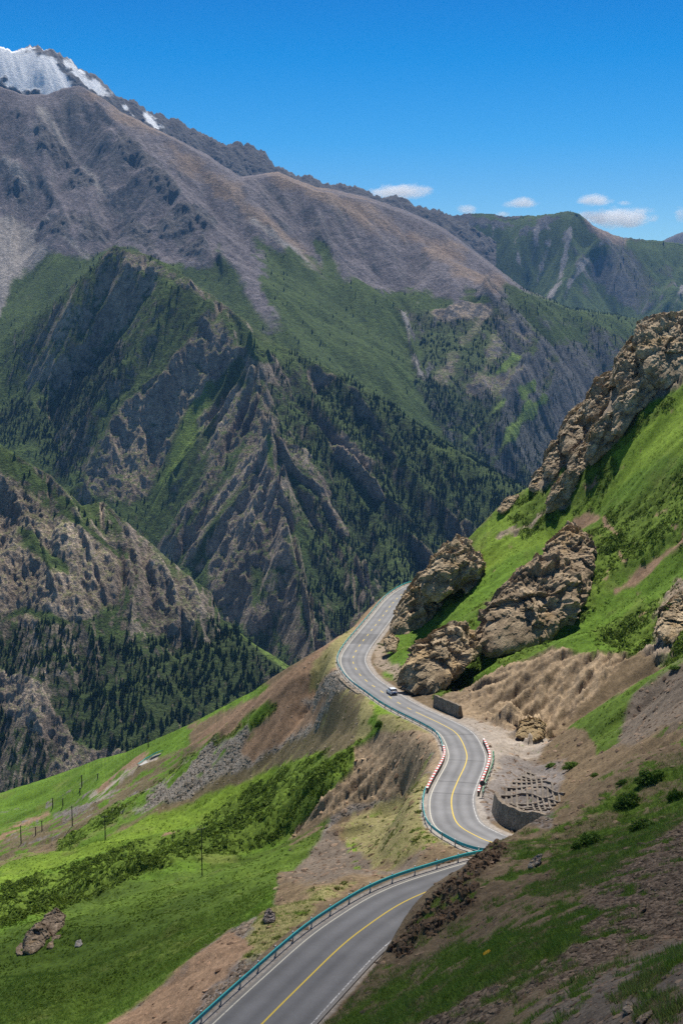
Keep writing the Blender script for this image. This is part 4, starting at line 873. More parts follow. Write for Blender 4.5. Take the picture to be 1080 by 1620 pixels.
scatter('grass', np.maximum(wg-.12, 0)*(Yf < 175)*Yf**.4, 30000, tuft(16, .5, .4), lambda rs, Y, i: (.2+.36*rs.rand(len(Y))**1.4), M_leaf, 9, tilt=.3, colf=greens((.15,.27,.04), (.36,.48,.11)), jit=.05)
scatter('dry_grass', np.maximum(wg-.1, 0)*(wg < .6)*(Yf < 230), 4000, tuft(14, .5, .4), lambda rs, Y, i: (.12+.2*rs.rand(len(Y))), M_leaf, 10, tilt=.3, colf=greens((.20,.19,.07), (.30,.27,.13)), jit=.05)
def clump(nl, flat=.6, ls=.32):
    def f(rs):
        V = []; Fc = []
        for k in range(nl):
            d = rs.randn(3); d /= np.linalg.norm(d); d[2] = abs(d[2])*flat; c0 = d*(.5+.5*rs.rand()); a = rs.randn(3); a /= np.linalg.norm(a); b = np.cross(d, a); b /= np.linalg.norm(b)+1e-6
            n0 = len(V); s_ = ls; V += [tuple(c0-a*s_), tuple(c0+b*s_*.8), tuple(c0+a*s_), tuple(c0-b*s_*.8)]; Fc.append((n0, n0+1, n0+2, n0+3))
        return np.array(V), np.array(Fc)
    return f
patch = sst(-.15, .35, fbm(x, y, 9, 4, 133)).ravel()
scatter('meadow_plants', np.maximum(wg-.3, 0)*(Yf > 150)*(.25+patch)*Yf**.3, 42000, clump(7, .5), lambda rs, Y, i: .18+.30*rs.rand(len(Y))**1.5, M_leaf, 12, tilt=.8, colf=greens((.07,.13,.01), (.20,.28,.03)), jit=.1)
scatter('low_shrubs', FATT[:, 3]*(.1+patch)*(Yf > 120), 30000, clump(12, .7), lambda rs, Y, i: .35+.55*rs.rand(len(Y))**1.5, M_leaf, 13, tilt=.8, colf=greens((.05,.095,.012), (.15,.21,.028)), jit=.1)
# a few dark bushes one can count
bt = clump(900, .9, .10)(np.random.RandomState(4)); bt2 = clump(900, .9, .10)(np.random.RandomState(8))
M_bush = leaf_mat('bush_leaves')
def bush(px_, py_, wpx, hpx, label, k=0, dark=.8):
    p = ground_at(px_, py_); s_ = wpx*p[1]/2000/2; rs = np.random.RandomState(int(px_)); Vt, Ft = (bt, bt2)[k % 2]
    V = Vt*np.array([1, .8, hpx/wpx*1.1])*(.75+.5*(fbm3(Vt*1.0, .5, 3, k)[:, None]+.5))
    V = np.vstack([V, V[:3000]*.62+np.array([.75, .15, -.1]), V[:3000]*.5+np.array([-.8, -.1, -.15])]); Ft = np.vstack([Ft, Ft+len(Vt), Ft+2*len(Vt)])
    sub = V*.55; V2 = np.vstack([V*s_, sub*s_]); F2 = np.vstack([Ft, Ft+len(V)])
    t = rs.rand(len(V2), 1); col = (np.array((.06,.12,.015))*(1-t)+np.array((.15,.24,.04))*t)
    o = link('bush', make_mesh('bush', V2, F2, col, smooth=False), M_bush); o.location = p; o['label'] = label; o['category'] = 'bush'; o['group'] = 'bushes on the near slopes'
for b in [(935,1335,52,36,'largest dark green bush on the near slope, a hollow under it'),(905,1215,28,18,'round dark bush on the brown slope above the lattice'),(872,1212,18,10,'flat low bush left of the round dark one above the lattice'),
          (995,1275,46,36,'bushy clump on the upper near slope'),(1030,1235,50,34,'highest bush of the near slope, close to the right edge'),(1018,1310,44,30,'grassy bush between the scree and the upper clump'),
          (915,1342,24,20,'small bush left of the largest one'),(942,1228,16,9,'tiny bush high on the brown slope'),(600,1150,14,20,'bright green bush at the top of the gully bank'),(1068,1265,26,34,'dark bush cut by the right edge'),
          (985,1240,22,14,'little bush between two larger clumps'),(1060,980,34,44,'dark bush among the rocks at the right edge'),(1052,1005,24,18,'lower bush among the rocks at the right edge'),(1068,1060,20,10,'low bush beside the grey scree tongue')]:
    bush(*b, k=int(b[0]))
# ---------------------------------------------------------------- built things
def box(c, s, R=None):
    V = np.array([(a, b, d) for a in (-.5, .5) for b in (-.5, .5) for d in (-.5, .5)])*np.array(s)
    if R is not None: V = V@np.array(R).T
    return V+np.array(c), np.array([(0,1,3,2),(4,6,7,5),(0,4,5,1),(2,3,7,6),(0,2,6,4),(1,5,7,3)])
def rotz(a): return np.array([[math.cos(a), -math.sin(a), 0], [math.sin(a), math.cos(a), 0], [0, 0, 1]])
def join(parts):
    V = []; Fc = []; n = 0
    for v, f in parts: V.append(np.asarray(v)); Fc.append(np.asarray(f)+n); n += len(v)
    return np.vstack(V), np.vstack(Fc)
def bev(o, w=.01, seg=2):
    m = o.modifiers.new('bevel', 'BEVEL'); m.width = w; m.segments = seg; m.limit_method = 'ANGLE'; return o
def cyl(p0, p1, r0, r1, n=10):
    p0, p1 = np.array(p0, float), np.array(p1, float); d = p1-p0; d /= np.linalg.norm(d); a = np.cross(d, [0, 0, 1] if abs(d[2]) < .9 else [1, 0, 0]); a /= np.linalg.norm(a); b = np.cross(d, a)
    t = np.arange(n)*2*math.pi/n; ring = np.cos(t)[:, None]*a+np.sin(t)[:, None]*b
    V = np.vstack([p0+ring*r0, p1+ring*r1, [p0], [p1]]); i = np.arange(n); j = (i+1) % n
    return V, np.vstack([np.stack([i, j, j+n, i+n], 1), np.stack([j, i, np.full(n, 2*n), np.full(n, 2*n)], 1)[:, [0, 1, 2, 2]], np.stack([i+n, j+n, np.full(n, 2*n+1), np.full(n, 2*n+1)], 1)[:, [0, 1, 2, 2]]])
def clean(me): 
    bm = bmesh.new(); bm.from_mesh(me); bmesh.ops.remove_doubles(bm, verts=bm.verts, dist=1e-5); bmesh.ops.recalc_face_normals(bm, faces=bm.faces); bm.to_mesh(me); bm.free(); return me
def mesh_q(name, VF, smooth=False):
    V, Fc = VF; bm = bmesh.new(); vs_ = [bm.verts.new(v) for v in V]
    for f in Fc:
        ids = list(dict.fromkeys(int(k) for k in f))
        if len(ids) > 2:
            try: bm.faces.new([vs_[k] for k in ids])
            except ValueError: pass
    bmesh.ops.recalc_face_normals(bm, faces=bm.faces)
    me = bpy.data.meshes.new(name); bm.to_mesh(me); bm.free()
    for p_ in me.polygons: p_.use_smooth = smooth
    return me
def sweep(s, prof, d, closed=True):
    """profile [(side, up)...] swept along the road at offset d"""
    rows = [off(s, (d(s) if callable(d) else d)+a, b) for a, b in prof]; k = len(prof); n = len(s)
    V = np.stack(rows, 1).reshape(-1, 3); Fc = []
    for i in range(n-1):
        for j in range(k if closed else k-1):
            j2 = (j+1) % k; Fc.append((i*k+j, i*k+j2, (i+1)*k+j2, (i+1)*k+j))
    if closed: Fc += [tuple(range(k))[::-1], tuple((n-1)*k+q for q in range(k))]
    bm = bmesh.new(); vv = [bm.verts.new(v) for v in V]
    for f in Fc: bm.faces.new([vv[q] for q in f])
    bmesh.ops.recalc_face_normals(bm, faces=bm.faces); return bm
def bm_obj(name, bm, mat, parent=None, smooth=False):
    me = bpy.data.meshes.new(name); bm.to_mesh(me); bm.free()
    for p_ in me.polygons: p_.use_smooth = smooth
    return link(name, me, mat, parent)
def thing(name, label, cat, loc=(0, 0, 0), group=None, rz=0):
    o = link(name, None); o.location = loc; o.rotation_euler = (0, 0, rz); o['label'] = label; o['category'] = cat
    if group: o['group'] = group
    return o
M_teal = flat_mat('teal_paint', (.07,.58,.58), .4, c2=(.05,.47,.48), sc=2.); M_post = flat_mat('galvanised_steel', (.42,.45,.46), .5, .15, 1, metal=.3)
M_refl = flat_mat('white_plastic', (.8,.8,.78), .4, .05, 1); M_conc = flat_mat('weathered_concrete', (.22,.195,.165), .9, c2=(.12,.105,.09), sc=1.2, bump=.03)
M_red = flat_mat('red_paint', (.52,.06,.045), .6, .25, .6); M_wht = flat_mat('white_stripe_paint', (.72,.69,.66), .6, .15, .6); M_green = flat_mat('green_paint', (.05,.36,.16), .5, .2, 1)
WB = [(a*1.1, .38+(b-.44)*1.35) for a, b in [(0,.44),(.055,.47),(.055,.53),(.0,.575),(0,.615),(.055,.66),(.055,.72),(0,.75),(-.02,.75),(.03,.715),(.03,.665),(-.02,.62),(-.02,.57),(.03,.525),(.03,.475),(-.02,.44)]]
def guardrail(label, s0, s1, d, mat, side=1, spacing=4., sc=1., refl=True):
    s = np.arange(s0, s1, .8); T = thing('guardrail', label, 'guardrail', off((s0+s1)/2, 0)[0], 'guardrails along the mountain road')
    inv = T.location.copy()
    bm = sweep(s, [(a*side*-1*sc, b*sc) for a, b in WB], d); bmesh.ops.translate(bm, verts=bm.verts, vec=-inv); bm_obj('rail', bm, mat, T)
    ps = np.arange(s0+.5, s1, spacing); pm = None
    for q in ps:
        dd = d(np.array([q]))[0] if callable(d) else d; p = off(q, dd+side*.13)[0]; n = off(q, dd+1)[0]-off(q, dd)[0]; a = math.atan2(n[1], n[0])
        if pm is None:
            pm = mesh_q('post', join([box((0,0,.1*sc),(.11,.13,1.5*sc)), box((-.08*side,0,.6*sc),(.07,.12,.2))])); rm = mesh_q('reflector', join([box((0,0,.88*sc),(.10,.14,.12))]))
        o = link('post', pm, M_post, T); o.location = Vector(p)-inv; o.rotation_euler = (0, 0, a)
        if refl:
            r = link('reflector', rm, M_refl, o)
    return T
dv = lambda k: (lambda s: half_width(np.asarray(s))+k)
guardrail('long teal guardrail sweeping along the valley side of the near road bend', 0, SBR1+.5, dv(.62), M_teal)
guardrail('teal guardrail along the far road from the bridge up to the hilltop bend', SBR0-1, RS[-1]-1, dv(.5), M_teal, spacing=4.4)
def parapet(label, s0, s1, d, side):
    T = thing('bridge_parapet', label, 'bridge parapet', off((s0+s1)/2, 0)[0], 'bridge parapets'); inv = T.location.copy()
    s = np.arange(s0, s1, .5)
    bm = sweep(s, [(-.16,-1.6),(.16,-1.6),(.16,.55),(-.16,.55)], d); bmesh.ops.translate(bm, verts=bm.verts, vec=-inv); bm_obj('wall', bm, M_conc, T)
    bm = sweep(s, [(-.18,.553),(.18,.553),(.18,.74),(-.18,.74)], d)
    bmesh.ops.translate(bm, verts=bm.verts, vec=-inv); o = bm_obj('striped_coping', bm, M_wht, T); o.data.materials.append(M_red)
    for f in o.data.polygons: f.material_index = int(f.index//4//2) % 2
    return T
parapet('red and white striped parapet on the valley side of the little bridge', SBR1-.5, SBR0+.5, dv(.35), 1)
RB0, RB1 = s_at(716,1256), s_at(734,1172)
parapet('red and white striped parapet on the hill side of the little bridge', RB0, RB1, lambda s: -half_width(s)-.35, -1)
guardrail('short green guardrail behind the striped parapet on the hill side', RB0-.5, RB0+(RB1-RB0)*.75, lambda s: -half_width(s)-1.05, M_green, side=-1, spacing=3, refl=False)
def wall(label, s0, s1, d, zb, zt, th, side, batter=.5, tp=None):
    s = np.arange(s0, s1, .6); T = None
    top = zt if callable(zt) else (lambda q: np.full(len(q), zt))
    a = off(s, (d(s) if callable(d) else d), zb); n = len(s)
    rows = []
    for k_, (o_, up) in enumerate([(0, 0), (side*batter, 1), (side*(batter+th), 1), (side*(batter+th+.6), 0)]):
        p = off(s, (d(s) if callable(d) else d)+o_, 0); p[:, 2] += zb if up == 0 else top(s)+.06*np.sin(s*1.7); rows.append(p)
    V = np.stack(rows, 1).reshape(-1, 3); Fc = []
    for i in range(n-1):
        for j in range(4): Fc.append((i*4+j, i*4+(j+1) % 4, (i+1)*4+(j+1) % 4, (i+1)*4+j))
    Fc += [(0,1,2,3), tuple((n-1)*4+q for q in (3,2,1,0))]
    cl = V.mean(0); o = link('retaining_wall', mesh_q('retaining_wall', (V-cl, np.array(Fc))), M_wall); o.location = cl
    o['label'] = label; o['category'] = 'retaining wall'; o['group'] = 'retaining walls by the road'; return o
def stone_wall_mat():
    m, nt, b = new_mat('rubble_stone'); N = nt.nodes.new; L = nt.links.new
    tc = N('ShaderNodeTexCoord'); v = N('ShaderNodeTexVoronoi'); v.feature = 'DISTANCE_TO_EDGE'; v.inputs['Scale'].default_value = 1.6; L(tc.outputs['Object'], v.inputs['Vector'])
    v2 = N('ShaderNodeTexVoronoi'); v2.inputs['Scale'].default_value = 1.6; L(tc.outputs['Object'], v2.inputs['Vector'])
    r = N('ShaderNodeValToRGB'); r.color_ramp.elements[0].color = (.13,.10,.07,1); r.color_ramp.elements[1].color = (.30,.24,.175,1); L(v2.outputs['Color'], r.inputs['Fac'])
    r2 = N('ShaderNodeValToRGB'); r2.color_ramp.elements[0].position = .0; r2.color_ramp.elements[1].position = .08; r2.color_ramp.elements[0].color = (.55,.5,.45,1); L(v.outputs['Distance'], r2.inputs['Fac'])
    mx = N('ShaderNodeMixRGB'); mx.blend_type = 'MULTIPLY'; mx.inputs[0].default_value = 1; L(r.outputs[0], mx.inputs[1]); L(r2.outputs[0], mx.inputs[2]); L(mx.outputs[0], b.inputs['Base Color'])
    b.inputs['Roughness'].default_value = .95; bp = N('ShaderNodeBump'); bp.inputs['Distance'].default_value = .08; L(r2.outputs[0], bp.inputs['Height']); L(bp.outputs[0], b.inputs['Normal']); return m
M_wall = stone_wall_mat()
wall('curved stone retaining wall holding the slope with the concrete lattice', s_at(776,1333)-10, s_at(716,1282), lambda s: -half_width(s)-2.0, -.6, lambda q: 3.0+0*q, .6, -1, .5)
wall('straight grey retaining wall at the foot of the boulder outcrop', s_at(683,1141), s_at(645,1121), lambda s: -half_width(s)-2.0, -.6, lambda q: 2.6+0*q, .5, -1, .3)
wall('low concrete retaining wall under the road edge near the white car', s_at(603,1094), s_at(571,1070), lambda s: half_width(s)+2.3, -3.2, lambda q: -.12+0*q, .9, -1, .2)
# lattice of concrete beams on the slope above the curved wall
def draped(p, q, w=.16, hgt=.28):
    n = max(2, int(np.linalg.norm(q-p)/.8)); t = np.linspace(0, 1, n)[:, None]; L_ = p*(1-t)+q*t; z = ground_z(L_[:, 0], L_[:, 1]); d = (q-p)/np.linalg.norm(q-p); nn = np.array([-d[1], d[0]])
    V = []; Fc = []
    for i in range(n):
        for a, b in ((-w, -.3), (w, -.3), (w, hgt), (-w, hgt)): V.append((L_[i, 0]+nn[0]*a, L_[i, 1]+nn[1]*a, z[i]+b))
    for i in range(n-1):
        for j in range(4): Fc.append((i*4+j, i*4+(j+1) % 4, i*4+4+(j+1) % 4, i*4+4+j))
    Fc += [(0,1,2,3), tuple((n-1)*4+k for k in (3,2,1,0))]
    return np.array(V), np.array(Fc)
Lq = [ground_at(a, b) for a, b in ((792,1262),(838,1222),(892,1258),(848,1292))]
A, B, C_, D_ = [q[:2] for q in Lq]; bl = []
nl = 6
bil = lambda a, b: A*(1-a)*(1-b)+B*a*(1-b)+C_*a*b+D_*(1-a)*b
rsl = np.random.RandomState(3)
for i in range(nl):
    for j in range(nl):
        if rsl.rand() < .06: continue
        a0, a1, b0, b1 = i/nl, (i+1)/nl, j/nl, (j+1)/nl
        bl.append(draped(bil(a0, b0), bil(a1, b1))); 
        if rsl.rand() > .2: bl.append(draped(bil(a1, b0), bil(a0, b1), .15, .26))
Vl, Fl = join(bl); cl = Vl.mean(0)
o = link('slope_lattice', mesh_q('slope_lattice', (Vl-cl, Fl)), flat_mat('dusty_concrete', (.22,.185,.145), .9, c2=(.14,.115,.09), sc=1.)); o.location = cl; o['label'] = 'grey concrete lattice of crossing beams laid on the slope above the curved wall'; o['category'] = 'slope lattice'
# round sign on a post by the bridge
p = off(RB0-.5, -half_width(RB0)-.95)[0]
T = thing('traffic_mirror', 'round dark disc on a post at the near end of the bridge', 'traffic mirror', p)
link('post', mesh_q('post', cyl((0,0,-.8),(0,0,2.1),.04,.04)), M_post, T)
M_dark = flat_mat('dark_back', (.05,.05,.055), .5, .2, .3); M_grey = flat_mat('grey_rim', (.35,.35,.35), .5, .1, .3)
link('disc', mesh_q('disc', cyl((0,-.06,2.1),(0,.0,2.1),.40,.38,24)), M_dark, T); link('rim', mesh_q('rim', cyl((0,.002,2.1),(0,.04,2.1),.46,.46,24)), M_grey, T)
# ---------------------------------------------------------------- the white car
def car():
    s0 = s_at(610,1098); s_c = s0; p = off(s_c, -1.55, .06)[0]; t = np.array([np.interp(s_c, RS, RT[:, k]) for k in (0, 1)]); a = math.atan2(t[1], t[0])
    sl_ = (np.interp(s_c+1, RS, RC[:, 2])-np.interp(s_c-1, RS, RC[:, 2]))/2
    T = thing('car', 'white hatchback driving on the hill-side lane beside the boulder outcrop', 'car', p, rz=a)
    mw = flat_mat('white_car_paint', (.78,.79,.80), .25, .02, 1, spec=.6); mg = flat_mat('car_glass', (.02,.025,.03), .08, .1, 1, spec=.8); mt = flat_mat('tyre_rubber', (.025,.025,.025), .8, .1, .2)
    mr = flat_mat('tail_lamp', (.45,.02,.02), .3, .1, .2); ma = flat_mat('alloy', (.5,.5,.52), .35, .1, .2, metal=.6)
    def loft(sec, n=1):      # sections along x: (x, half width, z bottom, z shoulder, z top, top half width)
        V = []; Fc = []
        for xx, w_, zb, zs, zt, wt in sec: V += [(xx, -w_*.93, zb), (xx, -w_, (zb+zs)/2), (xx, -w_*.97, zs), (xx, -wt, zt), (xx, wt, zt), (xx, w_*.97, zs), (xx, w_, (zb+zs)/2), (xx, w_*.93, zb)]
        k = 8
        for i in range(len(sec)-1):
            for j in range(k): Fc.append((i*k+j, i*k+(j+1) % k, (i+1)*k+(j+1) % k, (i+1)*k+j))
        V = np.array(V); me = bpy.data.meshes.new('x'); bm = bmesh.new(); vv = [bm.verts.new(v) for v in V]
        for f in Fc: bm.faces.new([vv[q] for q in f])
        bm.faces.new(vv[:k][::-1]); bm.faces.new(vv[-k:]); bmesh.ops.recalc_face_normals(bm, faces=bm.faces); return bm
    b = loft([(-2.15,.78,.35,.75,.80,.70),(-2.05,.86,.22,.95,1.0,.78),(-1.2,.9,.2,.97,1.02,.82),(.9,.9,.2,.95,1.0,.80),(1.6,.88,.22,.86,.92,.74),(2.05,.8,.25,.7,.76,.62),(2.2,.66,.35,.55,.6,.5)])
    o = bm_obj('body', b, mw, T, True); bev(o, .05, 2)
    g = loft([(-2.0,.78,1.0,1.02,1.06,.74),(-1.75,.76,1.0,1.3,1.42,.60),(-1.0,.76,1.0,1.38,1.47,.62),(.1,.76,1.0,1.36,1.45,.60),(.95,.76,.98,1.0,1.02,.66)])
    bm_obj('glasshouse', g, mg, T)
    r = loft([(-1.8,.63,1.42,1.44,1.46,.56),(-1.0,.66,1.475,1.49,1.51,.58),(.15,.64,1.45,1.47,1.49,.56)]); bm_obj('roof', r, mw, T)
    for sx in (-1.3, 1.35):
        for sy in (-.8, .8):
            w_ = link('wheel', mesh_q('wheel', cyl((sx, sy-.1, .32), (sx, sy+.1, .32), .33, .33, 20)), mt, T); link('rim', mesh_q('rim', cyl((sx, sy+.105*np.sign(sy)-.01, .32), (sx, sy+.105*np.sign(sy)+.01, .32), .2, .2, 14)), ma, w_)
    for sy in (-.62, .62):
        link('tail_light', mesh_q('tail_light', box((-2.08, sy, .85), (.12, .26, .16))), mr, T); link('headlight', mesh_q('headlight', box((2.08, sy*.9, .66), (.14, .26, .12))), ma, T)
    link('rear_window_sill', mesh_q('bumper', box((-2.16, 0, .42), (.12, 1.3, .22))), mt, T).name = 'bumper'
    link('number_plate', mesh_q('number_plate', box((-2.235, 0, .62), (.02, .44, .14))), flat_mat('plate_blue', (.03,.08,.3), .5, .05, 1), T)
    for sy in (-.98, .98): link('wing_mirror', mesh_q('wing_mirror', box((.62, sy, 1.0), (.12, .16, .12))), mw, T)
    T.rotation_euler = (0, -math.atan(sl_), a)
car()
# ---------------------------------------------------------------- utility poles
M_wood = flat_mat('pole_wood', (.06,.05,.045), .85, .3, .4)
PL = [(320,1386,1303,'tall dark utility pole nearest to the road, in the dark green meadow'),(167,1330,1291,'utility pole on the bright grass crest'),(115,1308,1275,'utility pole left of the one on the bright crest'),
      (34,1336,1306,'leftmost large utility pole near the left edge'),(84,1278,1262,'utility pole at the foot of the far meadow'),(67,1315,1298,'small utility pole in the grey-green gully'),(57,1323,1309,'shortest utility pole in the gully, beside a taller one'),
      (100,1276,1263,'small utility pole right of the one at the meadow foot'),(130,1246,1227,'utility pole in the far meadow above the earth bank'),(127,1258,1246,'small utility pole just under the far meadow one'),(235,1183,1162,'farthest utility pole high in the far meadow'),(155,1232,1224,'tiny utility pole by the earth bank')]
for a, b, t_, lb in PL:
    p = ground_at(a, b); h_ = (b-t_)*p[1]/2000/.95; T = thing('utility_pole', lb, 'utility pole', p, 'utility poles on the lower meadows', rz=.5)
    k_ = max(.09, p[1]*.00042)
    link('shaft', mesh_q('shaft', cyl((0,0,-.6),(0,0,h_),k_*1.25,k_*.8,8)), M_wood, T)
    link('crossarm', mesh_q('crossarm', box((0,0,h_*.93),(1.5,.1,.12))), M_wood, T)
    for q in (-.65, 0, .65): link('insulator', mesh_q('insulator', cyl((q,0,h_*.93+.06),(q,0,h_*.93+.26),.05,.03,6)), M_refl, T)
# yellow scrap in the grass
p = ground_at(770, 1513)
V = np.array([(-.28,0,.0),(0,-.09,.1),(.3,.0,.16),(.22,.16,.2),(-.05,.16,.12),(-.25,.14,.05)]); V2 = V+np.array([0,0,.02])
o = link('wrapper', mesh_q('wrapper', (np.vstack([V, V2]), np.array([(0,1,4,5),(1,2,3,4),(6,7,10,11),(7,8,9,10),(0,1,7,6),(1,2,8,7),(2,3,9,8),(3,4,10,9),(4,5,11,10),(5,0,6,11)]))), flat_mat('yellow_plastic', (.75,.42,.02), .5, .1, .2)); o.location = p+np.array([0,0,.15]); o.rotation_euler = (.3, -.25, .2)
o['label'] = 'crumpled yellow scrap lying in the grass of the near slope'; o['category'] = 'litter'
# a piece of the lower road seen far down the meadow, with its own rail
def lower_road():
    ln = [ground_at(*q) for q in ((224,1213),(232,1206),(242,1199),(256,1192))]; ln = np.array(ln)
    for i in range(len(ln)): ln[i, 2] = ln[i, 2]+.12
    q = resample(ln, 1.5); t = np.gradient(q[:, :2], axis=0); t /= np.linalg.norm(t, axis=1)[:, None]; n = np.stack([-t[:, 1], t[:, 0]], 1)
    V = []; Fc = []
    for i in range(len(q)):
        for a, b in ((-1.3,-.5),(-1.2,0),(1.2,0),(1.3,-.5)): V.append((q[i,0]+n[i,0]*a, q[i,1]+n[i,1]*a, q[i,2]+b))
    for i in range(len(q)-1):
        for j in range(3): Fc.append((i*4+j, i*4+j+1, i*4+5+j, i*4+4+j))
    link('lower_road', mesh_q('lower_road', (np.array(V), np.array(Fc))), flat_mat('pale_road', (.36,.35,.34), .9, .1, 3), kind='structure')
    T = thing('guardrail', 'small teal guardrail beside the piece of lower road far down the meadow', 'guardrail', q[0], 'guardrails along the mountain road'); V = []; Fc = []
    for i in range(len(q)):
        for a, b in ((1.35,.4),(1.35,.85),(1.45,.85),(1.45,.4)): V.append((q[i,0]+n[i,0]*a-q[0,0], q[i,1]+n[i,1]*a-q[0,1], q[i,2]+b-q[0,2]))
    for i in range(len(q)-1):
        for j in range(4): Fc.append((i*4+j, i*4+(j+1) % 4, i*4+4+(j+1) % 4, i*4+4+j))
    link('rail', mesh_q('rail', (np.array(V), np.array(Fc))), M_teal, T)
    for i in range(0, len(q), 5): o = link('post', mesh_q('post', box((0,0,.0),(.14,.14,1.7))), M_post, T); o.location = (q[i,0]+n[i,0]*1.5-q[0,0], q[i,1]+n[i,1]*1.5-q[0,1], q[i,2]-q[0,2])
lower_road()
# ---------------------------------------------------------------- conifers
def conifer(tiers, sides, seed):
    rs = np.random.RandomState(seed); V = []; Fc = []
    for k in range(tiers):
        z0 = .1+.84*k/tiers; z1 = z0+.9/tiers*1.9; r = .21*(1-k/tiers)**.85+.02; n0 = len(V)
        for j in range(sides):
            a = (j+rs.rand()*.5)*2*math.pi/sides; rr = r*(.55+.75*rs.rand()); V.append((rr*math.cos(a), rr*math.sin(a), z0-.04*rs.rand()-.03))
        V.append((.01*rs.randn(), .01*rs.randn(), min(z1, 1.0)))
        for j in range(sides): Fc.append((n0+j, n0+(j+1) % sides, n0+sides))
    n0 = len(V); V += [(-.02,-.012,-.05),(.02,-.012,-.05),(0,.02,-.05),(0,0,.3)]; Fc += [(n0,n0+1,n0+3),(n0+1,n0+2,n0+3),(n0+2,n0,n0+3)]
    return np.array(V), np.array(Fc)
def tree_spots(lay, k, seed, clump_sc=45):
    L_ = LAYERS[lay]; rs = np.random.RandomState(seed); X, Yv, Hh = L_['x'], L_['y'], L_['h']
    area = (L_['U'][1]-L_['U'][0])*Yv*(L_['Y'][1]-L_['Y'][0])
    cl_ = sst(-.25, .2, fbm(X, Yv, clump_sc, 4, seed+3)); d = L_['dens']; w_ = d*np.where(d > .8, .25+.75*cl_, cl_)*(.45+1.1*sst(-.1, .4, noise(X/11., Yv/11., seed)))
    px_, py_ = proj(X, Yv, Hh); cr = np.interp(px_, [c_[0] for c_ in CREST[:25]]+[660, 840, 1080], [c_[1] for c_ in CREST[:25]]+[905, 765, 497])
    vis = (px_ > -20) & (px_ < 1100) & (py_ < cr+12)
    pr = w_*area*k*vis; m = rs.rand(*pr.shape) < pr
    if lay == 'scree_mountain': pass
    return X[m], Yv[m], Hh[m]
M_con = leaf_mat('conifer_needles'); M_con.node_tree.nodes['Mix Shader'].inputs[0].default_value = .12
def treecol(rs, n, nv, b=1.):
    t = rs.rand(n, 1, 1); return (np.array((.014,.030,.012))*(1-t)+np.array((.075,.11,.034))*t**1.5)*b*(1+.3*(rs.rand(n, nv, 1)-.5))
fr = [('rocky_ridge', 1/24., 5, 7, (3.5, 12.5), 301), ('forested_mountain', 1/30., 3, 5, (4, 13), 302), ('scree_mountain', 1/42., 2, 5, (6, 14), 303), ('far_mountain', 1/700., 2, 4, (12, 24), 304)]
Vs, Fs, Cs, nn_ = [], [], [], 0
for lay, k_, ti, sd_, hr, sd in fr:
    X, Yv, Z = tree_spots(lay, k_, sd); rs = np.random.RandomState(sd+9); n = len(X); hh = hr[0]+(hr[1]-hr[0])*rs.rand(n)**1.3
    if lay == 'rocky_ridge':
        px_, py_ = proj(X, Yv, Z); inv_ = (px_ > 5) & (px_ < 1000); order = np.argsort(-(hh/Yv)*inv_); big = order[:300]; keep = np.ones(n, bool); keep[big] = False
        metas = []
        for q in range(5):
            V, Fc = conifer(9, 9, 40+q); rs2 = np.random.RandomState(q); me = make_mesh('conifer', V, Fc, treecol(rs2, 1, len(V), 1.1).reshape(-1, 3), smooth=False); me.materials.append(M_con); metas.append(me)
        for q, i in enumerate(big):
            o = bpy.data.objects.new('conifer', metas[q % 5]); COL.objects.link(o); o.location = (X[i], Yv[i], Z[i]-.3); o.scale = (hh[i]*1.05,)*2+(hh[i],); o.rotation_euler = (0, 0, rs.rand()*6)
            o['label'] = 'dark green conifer in the forest below the left rocky ridge'; o['category'] = 'tree'; o['group'] = 'conifers in the forest below the left rocky ridge'
        X, Yv, Z, hh = X[keep], Yv[keep], Z[keep], hh[keep]; n = len(X)
    print('trees', lay, n)
    V0, F0 = conifer(ti, sd_, sd); nv = len(V0); a = rs.rand(n)*6.283; wsc = hh*(.85+.4*rs.rand(n))
    vx = (V0[None, :, 0]*np.cos(a)[:, None]-V0[None, :, 1]*np.sin(a)[:, None])*wsc[:, None]+X[:, None]; vy = (V0[None, :, 0]*np.sin(a)[:, None]+V0[None, :, 1]*np.cos(a)[:, None])*wsc[:, None]+Yv[:, None]
    vz = V0[None, :, 2]*hh[:, None]+Z[:, None]
    Vs.append(np.stack([vx, vy, vz], -1).reshape(-1, 3)); Fs.append((F0[None]+(np.arange(n)*nv)[:, None, None]).reshape(-1, 3)+nn_); Cs.append(treecol(rs, n, nv).reshape(-1, 3)); nn_ += n*nv
link('conifer_forest', make_mesh('conifer_forest', np.vstack(Vs), np.vstack(Fs), np.vstack(Cs), smooth=False), M_con, kind='stuff')
